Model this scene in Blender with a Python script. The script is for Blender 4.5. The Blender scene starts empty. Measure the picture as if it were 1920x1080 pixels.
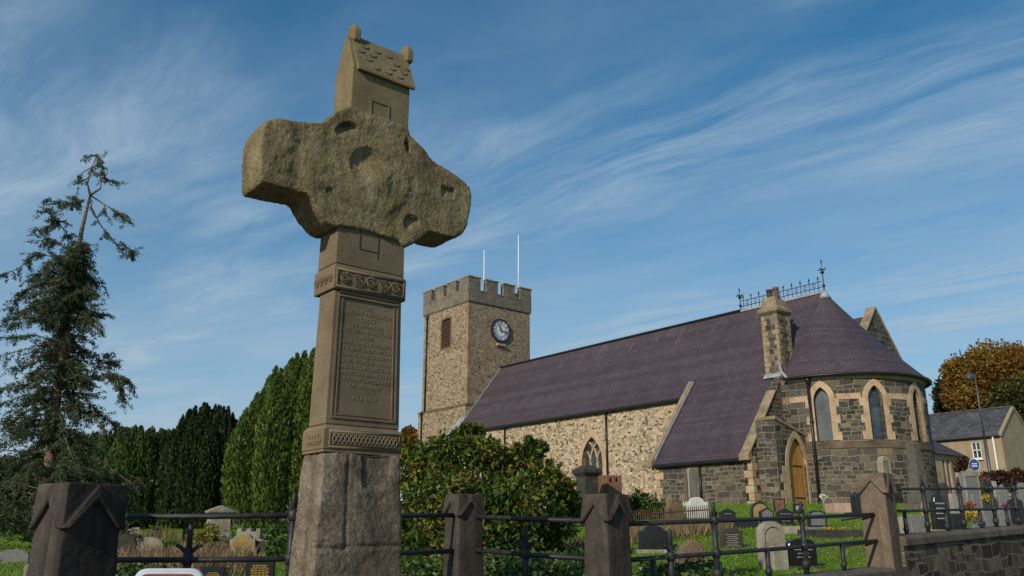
import bpy, bmesh, math, random
import numpy as np
from mathutils import Vector, noise as mnoise
from mathutils.geometry import delaunay_2d_cdt
random.seed(7); RNG = np.random.default_rng(11)
SC = bpy.context.scene; COL = SC.collection
R = math.radians
# ------------------------------------------------------------------ camera, sky, sun
F_PX, PITCH, EYE = 1570.0, R(16.3), 1.6
cam = bpy.data.cameras.new('camera'); camo = bpy.data.objects.new('camera', cam); COL.objects.link(camo)
camo.location = (0, 0, EYE); camo.rotation_euler = (R(90) + PITCH, 0, 0)
cam.sensor_width = 36.0; cam.lens = 36.0 * F_PX / 1920.0; cam.clip_start = 0.05; cam.clip_end = 6000
SC.camera = camo
SUN_DIR = Vector((-0.545, -0.838, 0.0)).normalized(); SUN_EL = R(27)
sun = bpy.data.lights.new('sun', 'SUN'); sun.energy = 4.3; sun.angle = R(0.5); sun.color = (1.0, 0.90, 0.74)
suno = bpy.data.objects.new('sun', sun); COL.objects.link(suno)
_l = Vector((SUN_DIR.x * math.cos(SUN_EL), SUN_DIR.y * math.cos(SUN_EL), math.sin(SUN_EL)))
suno.rotation_euler = (-_l).to_track_quat('-Z', 'Y').to_euler()
SC.view_settings.view_transform = 'Standard'; SC.view_settings.look = 'None'
SC.view_settings.exposure = -0.2; SC.view_settings.gamma = 1.0
SC.render.engine = 'CYCLES'; SC.cycles.max_bounces = 5; SC.cycles.transparent_max_bounces = 6

# ------------------------------------------------------------------ node helper
class G:
    def __init__(s, tree): s.t = tree; tree.nodes.clear()
    def n(s, typ, ins=None, **props):
        nd = s.t.nodes.new('ShaderNode' + typ)
        for k, v in props.items(): setattr(nd, k, v)
        for k, v in (ins or {}).items():
            if isinstance(v, bpy.types.NodeSocket): s.t.links.new(v, nd.inputs[k])
            else: nd.inputs[k].default_value = v
        return nd
    def noise(s, vec, scale, detail=4, rough=.55, dist=0.0, out='Fac'):
        return s.n('TexNoise', {'Vector': vec, 'Scale': scale, 'Detail': detail, 'Roughness': rough, 'Distortion': dist}).outputs[out]
    def ramp(s, fac, stops, interp='LINEAR'):
        nd = s.n('ValToRGB', {'Fac': fac}); cr = nd.color_ramp; cr.interpolation = interp
        while len(cr.elements) < len(stops): cr.elements.new(0.5)
        for e, (p, c) in zip(cr.elements, stops):
            e.position = p; e.color = (c, c, c, 1) if isinstance(c, (int, float)) else (*c, 1)
        return nd.outputs['Color']
    def mix(s, fac, a, b, blend='MIX'):
        nd = s.n('Mix', data_type='RGBA', blend_type=blend)
        for i, v in ((0, fac), (6, a), (7, b)):
            if isinstance(v, bpy.types.NodeSocket): s.t.links.new(v, nd.inputs[i])
            else: nd.inputs[i].default_value = v if i == 0 else ((*v, 1) if len(v) == 3 else v)
        return nd.outputs[2]
    def m(s, op, a, b=0.0, c=0.0, clamp=False):
        return s.n('Math', {0: a, 1: b, 2: c}, operation=op, use_clamp=clamp).outputs[0]
    def map(s, vec, scale=(1, 1, 1), loc=(0, 0, 0), rot=(0, 0, 0)):
        return s.n('Mapping', {'Vector': vec, 'Scale': scale, 'Location': loc, 'Rotation': rot}).outputs[0]
    def bump(s, h, strength=.5, dist=.02, normal=None):
        i = {'Height': h, 'Strength': strength, 'Distance': dist}
        if normal is not None: i['Normal'] = normal
        return s.n('Bump', i).outputs[0]
    def coords(s, k='Object'): return s.n('TexCoord').outputs[k]
    def vadd(s, a, b): return s.n('VectorMath', {0: a, 1: b}, operation='ADD').outputs[0]
    def vmul(s, a, k): return s.n('VectorMath', {0: a, 'Scale': k}, operation='SCALE').outputs[0]
    def surf(s, col, rough=.85, normal=None, spec=.3, metal=0.0):
        i = {'Base Color': col if isinstance(col, bpy.types.NodeSocket) else (*col, 1), 'Roughness': rough, 'Metallic': metal, 'Specular IOR Level': spec}
        if normal is not None: i['Normal'] = normal
        b = s.n('BsdfPrincipled', i); o = s.n('OutputMaterial'); s.t.links.new(b.outputs[0], o.inputs[0]); return b
MATS = {}
def mat(name):
    def deco(fn):
        m = bpy.data.materials.new(name); m.use_nodes = True; fn(G(m.node_tree)); MATS[name] = m; return fn
    return deco

# ------------------------------------------------------------------ world: Nishita sky with high cirrus
W = bpy.data.worlds.new('World'); SC.world = W; W.use_nodes = True
g = G(W.node_tree)
sky = g.n('TexSky', sky_type='NISHITA', sun_disc=False, sun_elevation=SUN_EL,
          sun_rotation=math.atan2(SUN_DIR.x, SUN_DIR.y) % (2 * math.pi), altitude=50, air_density=1.0, dust_density=0.6, ozone_density=3.0)
d = g.coords('Generated')
sx = g.n('SeparateXYZ', {0: d}); zz = g.m('MAXIMUM', sx.outputs[2], 0.06)
px = g.m('DIVIDE', sx.outputs[0], zz); py = g.m('DIVIDE', sx.outputs[1], zz)      # where the line of sight meets a high flat cloud layer
SDX, SDY = -0.743, 0.669                                                             # the wind direction the wisps are drawn out along
al = g.m('ADD', g.m('MULTIPLY', px, SDX), g.m('MULTIPLY', py, SDY)); ac = g.m('SUBTRACT', g.m('MULTIPLY', px, SDY), g.m('MULTIPLY', py, SDX))
pl = g.n('CombineXYZ', {0: al, 1: ac, 2: 0.0}).outputs[0]
def warp(sc, k): return g.vmul(g.n('VectorMath', {0: g.n('TexNoise', {'Vector': pl, 'Scale': sc, 'Detail': 4}).outputs['Color'], 1: (.5, .5, .5)}, operation='SUBTRACT').outputs[0], k)
plw = g.vadd(g.vadd(pl, warp(.7, .55)), warp(3.2, .10))
patch = g.ramp(g.noise(g.map(plw, scale=(.40, 1.0, 1), loc=(3.3, 8.8, 0)), 1.0, 4, .55), [(.47, 0), (.62, 1)])
wisp = g.ramp(g.noise(g.map(plw, scale=(.75, 3.6, 1)), 1.7, 9, .66, .4), [(.36, 0), (.72, 1)])
hair = g.ramp(g.noise(g.map(plw, scale=(1.5, 9.0, 1), rot=(0, 0, R(9))), 2.0, 8, .7, .3), [(.25, .68), (.70, 1)])
cov = g.m('MULTIPLY', g.m('MULTIPLY', patch, wisp), g.m('MULTIPLY', hair, .74))
veil = g.m('MULTIPLY', g.ramp(g.noise(g.map(plw, scale=(.35, .8, 1), loc=(5.2, 2.0, 0)), 1.1, 6, .6), [(.38, 0), (.72, 1)]), .36)
cov = g.m('ADD', cov, veil, clamp=True)
low = g.ramp(sx.outputs[2], [(.0, .70), (.20, .48), (.38, .17), (.60, 0)])
cov = g.m('ADD', cov, low, clamp=True)
skyc = g.n('HueSaturation', {'Hue': .490, 'Saturation': 1.38, 'Value': 1.12, 'Color': sky.outputs[0]}).outputs[0]
cl = g.mix(cov, skyc, (3.9, 5.3, 6.6))
bg = g.n('Background', {'Color': cl, 'Strength': 0.106}); wo = g.n('OutputWorld'); W.node_tree.links.new(bg.outputs[0], wo.inputs[0])

# ------------------------------------------------------------------ photograph pixels -> rays into the place
CP, SP = math.cos(PITCH), math.sin(PITCH)
def ray(x, y):
    u = (x - 960) / F_PX; v = (540 - y) / F_PX
    return np.array([u, CP - v * SP, SP + v * CP])
ORG = np.array([0, 0, EYE])
def at(x, y, Y): r = ray(x, y); return ORG + r * (Y / r[1])
def onplane(x, y, P, n): r = ray(x, y); return ORG + r * (np.dot(np.asarray(P) - ORG, n) / np.dot(r, n))
TH = R(39.1)
AX = np.array([-math.sin(TH), math.cos(TH), 0.0]); BX = np.array([math.cos(TH), math.sin(TH), 0.0]); UP = np.array([0, 0, 1.0])
def V3(*a): return np.array(a, float)

# ------------------------------------------------------------------ mesh builder and scene tree
WLOC = {}
class MB:
    def __init__(s): s.v = []; s.f = []; s.uv = []
    def poly(s, pts, uv=None):
        i = len(s.v); s.v += [tuple(map(float, p)) for p in pts]; s.f.append(tuple(range(i, i + len(pts)))); s.uv.append(uv)
    def box(s, c, ex, ey, ez):
        c, ex, ey, ez = map(np.asarray, (c, ex, ey, ez))
        P = [c + a * ex + b * ey + k * ez for k in (-1, 1) for b in (-1, 1) for a in (-1, 1)]
        for q in ((0, 2, 3, 1), (4, 5, 7, 6), (0, 1, 5, 4), (2, 6, 7, 3), (0, 4, 6, 2), (1, 3, 7, 5)): s.poly([P[i] for i in q])
    def ext(s, pts, d):                                  # closed extrusion of a polygon
        d = np.asarray(d, float); A = [np.asarray(p, float) for p in pts]; B = [p + d for p in A]
        s.poly(A[::-1]); s.poly(B)
        for i in range(len(A)): j = (i + 1) % len(A); s.poly([A[i], A[j], B[j], B[i]])
    def loft(s, rings, caps=True):
        for A, B in zip(rings, rings[1:]):
            for i in range(len(A)): j = (i + 1) % len(A); s.poly([A[i], A[j], B[j], B[i]])
        if caps: s.poly(list(rings[0])[::-1]); s.poly(list(rings[-1]))
    def tube(s, pts, r, n=6, caps=True):
        pts = [np.asarray(p, float) for p in pts]; rs = r if isinstance(r, (list, tuple)) else [r] * len(pts); rings = []
        for k, p in enumerate(pts):
            t = pts[min(k + 1, len(pts) - 1)] - pts[max(k - 1, 0)]; t = t / (np.linalg.norm(t) + 1e-9)
            h = UP if abs(t[2]) < .9 else np.array([1., 0, 0]); e1 = np.cross(t, h); e1 /= np.linalg.norm(e1); e2 = np.cross(t, e1)
            rings.append([p + rs[k] * (math.cos(2 * math.pi * i / n) * e1 + math.sin(2 * math.pi * i / n) * e2) for i in range(n)])
        s.loft(rings, caps)
    def lathe(s, c, prof, n=12):
        c = np.asarray(c, float)
        s.loft([[c + np.array([r * math.cos(2 * math.pi * i / n), r * math.sin(2 * math.pi * i / n), z]) for i in range(n)] for r, z in prof])
    def build(s, name, m, parent=None, smooth=False, bevel=0, merge=True, recalc=True):
        off = WLOC.get(parent.as_pointer(), np.zeros(3)) if parent else np.zeros(3)
        me = bpy.data.meshes.new(name); V = np.array(s.v) - off
        me.from_pydata(V.tolist(), [], s.f); uvl = me.uv_layers.new(name='UVMap'); me.update()
        for p, uv in zip(me.polygons, s.uv):
            if uv is None:
                nrm = p.normal; h = Vector((-nrm.y, nrm.x, 0))
                if h.length < .05: h = Vector((AX[0], AX[1], 0))
                h.normalize(); w = nrm.cross(h)
                if w.z < 0: w = -w; h = -h
                for li in p.loop_indices:
                    q = Vector(s.v[me.loops[li].vertex_index]); uvl.data[li].uv = (q.dot(h), q.dot(w))
            else:
                for li, c in zip(p.loop_indices, uv): uvl.data[li].uv = c
        bm = bmesh.new(); bm.from_mesh(me)
        if merge: bmesh.ops.remove_doubles(bm, verts=bm.verts, dist=1e-4)
        if recalc: bmesh.ops.recalc_face_normals(bm, faces=bm.faces)
        if bevel:
            es = [e for e in bm.edges if len(e.link_faces) == 2 and e.calc_face_angle(0) > .5]
            bmesh.ops.bevel(bm, geom=es, offset=bevel, segments=1, affect='EDGES', clamp_overlap=True)
        bm.to_mesh(me); bm.free()
        if smooth:
            for p in me.polygons: p.use_smooth = True
        return link(name, me, m, parent)
def link(name, me, m, parent=None):
    o = bpy.data.objects.new(name, me); COL.objects.link(o)
    if m:
        me.materials.append(MATS[m])
    if parent: o.parent = parent
    WLOC[o.as_pointer()] = WLOC.get(parent.as_pointer(), np.zeros(3)) if parent else np.zeros(3)
    return o
KEEP = []
def tag(o, label, cat, group=None):
    o['label'] = label; o['category'] = cat
    if group: o['group'] = group
    return o
def thing(name, loc, label, cat, group=None):
    o = bpy.data.objects.new(name, None); COL.objects.link(o); o.location = [float(q) for q in loc]; KEEP.append(o)
    WLOC[o.as_pointer()] = np.array(loc, float); return tag(o, label, cat, group)
def copy_thing(root, loc, label, group=None):
    c = root.copy(); COL.objects.link(c); c.location = loc; c['label'] = label
    if group: c['group'] = group
    for ch in list(root.children):
        k = ch.copy(); COL.objects.link(k); k.parent = c
        for gch in ch.children: q = gch.copy(); COL.objects.link(q); q.parent = k
    return c
def kind(o, k): o['kind'] = k; return o

def cloud(name, P, D, L, Wd, m, parent=None, rnd=None, cup=0.0):
    """many small rhombic leaves: centres P, axes D, lengths L, widths Wd"""
    P = np.asarray(P, float); n = len(P); D = np.asarray(D, float); D = D / (np.linalg.norm(D, axis=1, keepdims=True) + 1e-9)
    L = np.broadcast_to(np.asarray(L, float), (n,))[:, None]; Wd = np.broadcast_to(np.asarray(Wd, float), (n,))[:, None]
    S = np.cross(D, RNG.normal(size=(n, 3))); S /= (np.linalg.norm(S, axis=1, keepdims=True) + 1e-9)
    off = WLOC.get(parent.as_pointer(), np.zeros(3)) if parent else np.zeros(3)
    P = P - off; N = np.cross(D, S) * L * cup
    V = np.stack([P - D * L / 2, P + S * Wd / 2 + N, P + D * L / 2, P - S * Wd / 2 + N], 1).reshape(-1, 3)
    me = bpy.data.meshes.new(name); me.vertices.add(4 * n); me.vertices.foreach_set('co', V.ravel())
    me.loops.add(4 * n); me.loops.foreach_set('vertex_index', np.arange(4 * n, dtype=np.int32))
    me.polygons.add(n); me.polygons.foreach_set('loop_start', np.arange(0, 4 * n, 4, dtype=np.int32))
    me.update(calc_edges=True)
    at_ = me.attributes.new('tone', 'FLOAT', 'FACE'); at_.data.foreach_set('value', (RNG.random(n) if rnd is None else np.asarray(rnd)).astype(np.float32))
    return link(name, me, m, parent)

# ------------------------------------------------------------------ materials
def leafmat(name, stops, trans=.25, rough=.55, spec=.3):
    @mat(name)
    def _(g):
        t = g.n('Attribute', attribute_name='tone').outputs['Fac']
        c = g.ramp(t, stops)
        b = g.n('BsdfPrincipled', {'Base Color': c, 'Roughness': rough, 'Specular IOR Level': spec})
        tr = g.n('BsdfTranslucent', {'Color': c}); mx = g.n('MixShader', {0: trans, 1: b.outputs[0], 2: tr.outputs[0]})
        o = g.n('OutputMaterial'); g.t.links.new(mx.outputs[0], o.inputs[0])
leafmat('yew_green', [(0, (0.022, 0.0473, 0.009)), (0.45, (0.0682, 0.1161, 0.0203)), (0.8, (0.1155, 0.172, 0.0293)), (1, (0.165, 0.2042, 0.045))])
leafmat('yew_mid', [(0, (0.02, 0.0425, 0.0112)), (0.55, (0.065, 0.11, 0.0225)), (1, (0.125, 0.1688, 0.035))])
leafmat('yew_dark', [(0, (0.0092, 0.0207, 0.0069)), (0.65, (0.0276, 0.0517, 0.0161)), (1, (0.0633, 0.092, 0.023))])
leafmat('spruce', [(0, (.026, .040, .022)), (.40, (.065, .095, .048)), (.72, (.125, .15, .07)), (.90, (.18, .16, .065)), (1, (.17, .085, .04))], .4)
leafmat('laurel', [(0, (.014, .036, .008)), (.40, (.042, .085, .013)), (.62, (.10, .130, .018)), (.82, (.24, .215, .026)), (.95, (.28, .19, .03)), (1, (.20, .075, .025))], .25, .52, .25)
leafmat('autumn', [(0, (.085, .045, .010)), (.4, (.19, .095, .016)), (.7, (.26, .145, .020)), (.9, (.20, .16, .026)), (1, (.10, .11, .02))])
leafmat('autumn_green', [(0, (.025, .035, .008)), (.5, (.07, .07, .014)), (1, (.13, .09, .015))])
leafmat('autumn_dark', [(0, (.012, .016, .005)), (.6, (.03, .04, .01)), (1, (.07, .06, .014))])
leafmat('red_shrub', [(0, (.030, .014, .010)), (.6, (.07, .028, .02)), (1, (.08, .055, .03))])
leafmat('ivy', [(0, (.016, .04, .007)), (.6, (.06, .105, .02)), (1, (.12, .16, .035))], .2, .4)
leafmat('yellow_shrub', [(0, (.05, .06, .01)), (.5, (.16, .16, .02)), (1, (.26, .21, .03))])
leafmat('grass_blade', [(0, (.08, .155, .012)), (.6, (.14, .255, .015)), (.92, (.19, .29, .022)), (1, (.25, .23, .07))])
leafmat('dry_grass', [(0, (.10, .07, .035)), (.6, (.24, .16, .08)), (1, (.34, .26, .14))])
leafmat('yellow_flower', [(0, (.25, .19, .02)), (1, (.55, .42, .04))], .2)
leafmat('orange_flower', [(0, (.25, .07, .03)), (1, (.45, .16, .05))], .2)
leafmat('pink_flower', [(0, (.18, .04, .07)), (1, (.32, .09, .15))], .2)
leafmat('white_flower', [(0, (.5, .5, .45)), (1, (.8, .8, .76))], .2)
leafmat('red_flower', [(0, (.25, .02, .02)), (1, (.5, .05, .03))], .2)

def stonemat(name, cols, scale=6, grain=60, bump=.35, lich=None, streak=None, bd=.012, rough=.92, gr=(.55, 1.35)):
    @mat(name)
    def _(g):
        p = g.coords()
        a = g.noise(p, scale, 6, .62, .4)
        c = g.ramp(a, cols)
        b = g.noise(p, grain, 4, .65)
        c = g.mix(1.0, c, g.ramp(b, [(.28, gr[0]), (.72, gr[1])]), 'MULTIPLY')
        if lich:
            lf = g.ramp(g.noise(p, lich[0], 7, .68, .6), [(lich[1], 0), (lich[1] + .14, 1)])
            lf = g.m('MULTIPLY', lf, g.ramp(g.noise(p, grain * .6, 3), [(.35, .25), (.65, 1)]))
            c = g.mix(lf, c, lich[2])
        if streak:
            sf = g.ramp(g.noise(g.map(p, scale=(streak[0], streak[0], streak[0] * .07)), 1, 6, .6, .3), [(.46, 0), (.66, 1)])
            c = g.mix(g.m('MULTIPLY', sf, streak[2]), c, streak[1])
        h = g.m('ADD', g.m('MULTIPLY', a, .6), g.m('MULTIPLY', b, .5))
        g.surf(c, rough, g.bump(h, bump, bd), .2)
@mat('cross_granite')
def _(g):
    p = g.coords(); a = g.noise(p, 4.0, 7, .64, .5); b = g.noise(p, 58, 5, .7); c_ = g.noise(p, 140, 3, .6)
    c = g.ramp(a, [(.30, (.115, .088, .046)), (.44, (.205, .162, .088)), (.58, (.28, .228, .130)), (.76, (.36, .31, .20))])
    c = g.mix(1, c, g.ramp(b, [(.30, .58), (.50, 1.0), (.70, 1.40)]), 'MULTIPLY'); c = g.mix(1, c, g.ramp(c_, [(.3, .75), (.7, 1.2)]), 'MULTIPLY')
    lf = g.m('MULTIPLY', g.ramp(g.noise(p, 5, 7, .7, .8), [(.50, 0), (.64, 1)]), g.ramp(b, [(.42, .25), (.60, 1)])); c = g.mix(g.m('MULTIPLY', lf, .70), c, (.19, .158, .040))
    dk = g.m('MULTIPLY', g.ramp(g.noise(p, 3.1, 6, .65, .6), [(.56, 0), (.70, 1)]), .5); c = g.mix(dk, c, (.075, .06, .036))
    stk = g.m('MULTIPLY', g.ramp(g.noise(g.map(p, scale=(9, 9, .9)), 1.0, 6, .65, .4), [(.52, 0), (.68, 1)]), .55); c = g.mix(stk, c, (.085, .066, .036))
    pale = g.m('MULTIPLY', g.ramp(g.noise(p, 24, 5, .6), [(.64, 0), (.70, 1)]), .45); c = g.mix(pale, c, (.36, .33, .25))
    h = g.m('ADD', g.m('MULTIPLY', a, .4), g.m('ADD', g.m('MULTIPLY', b, .8), g.m('MULTIPLY', c_, .35)))
    g.surf(c, .95, g.bump(h, 1.0, .019), .15)
stonemat('cross_base', [(.30, (.085, .064, .044)), (.44, (.165, .130, .094)), (.60, (.245, .20, .148)), (.76, (.34, .295, .235))], 5, 62, 1.0, (9, .60, (.085, .075, .055)), (4.5, (.080, .062, .043), .9), .020, .94, (.40, 1.5))
stonemat('cross_sandstone', [(.3, (.135, .100, .062)), (.55, (.19, .145, .092)), (.75, (.25, .195, .128))], 3, 120, .25, (3, .58, (.12, .10, .07)), (4, (.14, .11, .075), .5), .004)
stonemat('cross_letter', [(.3, (.18, .138, .088)), (.7, (.26, .205, .138))], 20, 120, .2)
stonemat('shrine_stone', [(.3, (.135, .106, .056)), (.55, (.20, .160, .086)), (.75, (.26, .215, .122))], 4, 100, .3, (5, .6, (.13, .11, .06)), (5, (.13, .105, .06), .6), .005)
stonemat('post_stone', [(.3, (.038, .031, .026)), (.55, (.068, .056, .047)), (.75, (.112, .094, .080))], 4, 70, .6, (6, .64, (.17, .155, .14)), (6, (.022, .018, .016), .95), .012)
stonemat('post_brown', [(.3, (.10, .075, .052)), (.55, (.165, .125, .088)), (.75, (.23, .18, .13))], 4, 70, .6, (6, .62, (.23, .20, .16)), (7, (.085, .06, .045), .85), .01)
stonemat('sandstone', [(.3, (.30, .205, .125)), (.55, (.45, .325, .21)), (.75, (.54, .42, .29))], 1.6, 25, .3, (1.2, .62, (.26, .19, .12)), None, .01)
stonemat('chimney_stone', [(.3, (.15, .115, .075)), (.5, (.30, .22, .14)), (.75, (.44, .335, .225))], 1.4, 18, .5, (2.2, .56, (.10, .085, .06)), None, .02)
stonemat('coping_stone', [(.3, (.17, .13, .085)), (.55, (.28, .215, .14)), (.75, (.38, .30, .20))], 1.8, 22, .4, (2, .6, (.12, .10, .07)), None, .02)
stonemat('string_stone', [(.3, (.07, .055, .04)), (.55, (.15, .11, .072)), (.75, (.24, .18, .12))], 1.5, 25, .3, (1.5, .6, (.08, .065, .05)))
stonemat('parapet_stone', [(.3, (.12, .105, .085)), (.55, (.19, .165, .13)), (.75, (.26, .22, .16))], 1.8, 9, .5, (2, .6, (.11, .095, .08)), None, .03)
stonemat('wall_coping', [(.3, (.075, .062, .05)), (.55, (.12, .10, .082)), (.75, (.17, .145, .118))], 3, 40, .5, (4, .62, (.05, .045, .038)), None, .015)
stonemat('pale_stone', [(.3, (.20, .18, .145)), (.55, (.32, .29, .235)), (.75, (.42, .39, .32))], 4, 50, .3, (4, .6, (.16, .145, .11)), (6, (.15, .13, .10), .5))
stonemat('white_marble', [(.3, (.42, .415, .40)), (.7, (.60, .59, .565))], 3, 40, .1, (5, .66, (.40, .39, .36)))
stonemat('pink_stone', [(.3, (.34, .22, .16)), (.7, (.50, .36, .28))], 4, 40, .3)
stonemat('red_sandstone', [(.3, (.12, .055, .036)), (.6, (.20, .105, .07)), (.8, (.28, .17, .12))], 5, 40, .5)
stonemat('brown_stone', [(.3, (.10, .065, .042)), (.6, (.20, .135, .088)), (.8, (.28, .20, .14))], 5, 45, .6, (5, .6, (.10, .08, .05)))
stonemat('dark_stone', [(.3, (.03, .028, .024)), (.6, (.06, .055, .048)), (.8, (.10, .09, .08))], 5, 45, .5, (5, .64, (.14, .13, .11)))
stonemat('obelisk_stone', [(.3, (.075, .068, .056)), (.6, (.13, .118, .098)), (.8, (.19, .17, .14))], 5, 45, .4)
stonemat('grey_granite', [(.3, (.13, .13, .128)), (.7, (.22, .22, .215))], 20, 90, .1, None, None, .003, .5)
stonemat('yellowed_stone', [(.3, (.22, .155, .05)), (.6, (.33, .24, .09)), (.8, (.38, .30, .15))], 5, 50, .2)
def plain(name, col, rough=.5, metal=0, spec=.4, var=.25, scale=8):
    @mat(name)
    def _(g):
        p = g.coords(); n = g.noise(p, scale, 5, .6)
        c = g.mix(1.0, (*col, 1), g.ramp(n, [(.3, 1 - var), (.7, 1 + var)]), 'MULTIPLY')
        g.surf(c, rough, g.bump(n, .12, .004), spec, metal)
plain('black_granite', (.018, .018, .019), .22, 0, .5)
plain('gold_letters', (.42, .28, .06), .4, .3)
plain('grey_letters', (.30, .30, .29), .5)
@mat('iron')
def _(g):
    p = g.coords(); n = g.noise(p, 26, 6, .65); r = g.ramp(g.noise(p, 9, 5, .65), [(.56, 0), (.70, 1)])
    c = g.mix(g.m('MULTIPLY', r, .7), g.ramp(n, [(.3, (.010, .010, .012)), (.7, (.030, .030, .034))]), (.055, .034, .022))
    g.surf(c, g.ramp(n, [(.3, .42), (.7, .68)]), g.bump(n, .5, .006), .4)
plain('gutter_black', (.013, .013, .014), .4)
plain('cresting_iron', (.035, .045, .055), .5, .3)
plain('lead', (.28, .29, .32), .5, 0, .4, .3, 3)
plain('white_paint', (.72, .72, .70), .45, 0, .4, .1)
plain('window_lead', (.09, .095, .10), .5)
plain('clock_face', (.66, .67, .68), .35, 0, .4, .06)
plain('clock_black', (.015, .016, .022), .35)
plain('louvre_wood', (.13, .07, .052), .7, 0, .2, .35, 12)
plain('bark', (.075, .055, .04), .9, 0, .1, .5, 12)
plain('bark_pale', (.16, .115, .08), .9, 0, .1, .4, 14)
plain('terracotta', (.12, .06, .035), .8)
plain('sign_blue', (.02, .06, .22), .35)
plain('sign_red', (.16, .035, .02), .45, 0, .4, .35, 14)
plain('sign_rim', (.45, .50, .56), .4)
plain('lamp_grey', (.085, .095, .10), .45, .4)
plain('picket_rust', (.095, .055, .034), .8, 0, .2, .5, 20)
@mat('glass_dark')
def _(g):
    p = g.coords('UV'); n = g.noise(p, 1.2, 4, .6)
    v = g.n('TexVoronoi', {'Vector': g.map(p, scale=(3.2, 4.5, 1)), 'Scale': 1.0}, feature='F1')
    c = g.mix(1.0, g.ramp(n, [(.3, (.018, .026, .03)), (.7, (.055, .072, .08))]), g.ramp(g.n('SeparateColor', {0: v.outputs['Color']}).outputs[0], [(0, .6), (1, 1.5)]), 'MULTIPLY')
    g.surf(c, .16, g.bump(v.outputs['Distance'], .12, .02), .6)
@mat('glass_guard')
def _(g):
    p = g.coords('UV'); n = g.noise(p, .9, 4, .6)
    c = g.ramp(n, [(.3, (.05, .058, .064)), (.7, (.115, .125, .14))])
    g.surf(c, .25, g.bump(n, .1, .02), .5)
@mat('door_oak')
def _(g):
    p = g.coords('UV')
    pl = g.n('TexBrick', {'Vector': g.map(p, rot=(0, 0, R(90))), 'Color1': (.52, .25, .07, 1), 'Color2': (.42, .19, .05, 1), 'Mortar': (.09, .035, .01, 1), 'Scale': 1.0, 'Mortar Size': .008, 'Brick Width': 8.0, 'Row Height': .16})
    gr = g.noise(g.map(p, scale=(30, 1.4, 1)), 1, 5, .6)
    g.surf(g.mix(1, pl.outputs[0], g.ramp(gr, [(.3, .7), (.7, 1.25)]), 'MULTIPLY'), .5, g.bump(pl.outputs['Fac'], -.4, .01), .3)

def jitter(g, p, k, s): return g.vadd(p, g.vmul(g.n('VectorMath', {0: g.n('TexNoise', {'Vector': p, 'Scale': s, 'Detail': 2}).outputs['Color'], 1: (.5, .5, .5)}, operation='SUBTRACT').outputs[0], k))
def squared(name, sa, sb, cols, mort, cell=1.0, ms=.022):            # squared stones of two sizes in mortar
  @mat(name)
  def _(g):
      p = g.coords('UV'); q = jitter(g, p, .10, 2.3); q = jitter(g, q, .30, .55)
      def layer(w, h, off, sh):
          b = g.n('TexBrick', {'Vector': g.map(q, loc=(sh, sh * .37, 0)), 'Color1': (0, 0, 0, 1), 'Color2': (1, 1, 1, 1), 'Mortar': (.5, .5, .5, 1), 'Scale': 1.0, 'Mortar Size': ms, 'Mortar Smooth': .35, 'Brick Width': w, 'Row Height': h, 'Bias': 0.0}, offset=off, squash=.62, squash_frequency=3)
          return b.outputs['Color'], b.outputs['Fac']
      c1, f1 = layer(sa[0], sa[1], .43, 0); c2, f2 = layer(sb[0], sb[1], .37, 5.3)
      k = g.ramp(g.n('TexVoronoi', {'Vector': g.map(q, scale=(.75 * cell, 1.15 * cell, 1)), 'Scale': 1.0}, feature='F1').outputs['Color'], [(.47, 0), (.50, 1)], 'CONSTANT')
      tone = g.mix(k, c1, c2); mor = g.mix(k, f1, f2)
      st = g.ramp(tone, cols)
      n = g.noise(p, 9, 6, .7); st = g.mix(1, st, g.ramp(n, [(.25, .5), (.75, 1.5)]), 'MULTIPLY')
      mc = g.ramp(g.noise(p, 2.5, 4), [(.3, mort[0]), (.7, mort[1])])
      g.surf(g.mix(mor, st, mc), .92, g.bump(g.m('ADD', g.m('MULTIPLY', mor, -.6), g.m('MULTIPLY', n, .5)), .8, .05), .2)
squared('squared_rubble', (.66, .31), (.42, .19), [(0, (.036, .034, .031)), (.35, (.060, .056, .049)), (.65, (.088, .080, .066)), (.88, (.125, .105, .076)), (1, (.22, .165, .105))], ((.15, .128, .095), (.31, .265, .195)), 1.1, .019)
squared('wall_rubble', (.36, .19), (.24, .12), [(0, (.026, .021, .018)), (.35, (.048, .038, .031)), (.7, (.082, .064, .049)), (1, (.14, .108, .078))], ((.09, .076, .06), (.19, .16, .122)), 2.2, .015)
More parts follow.
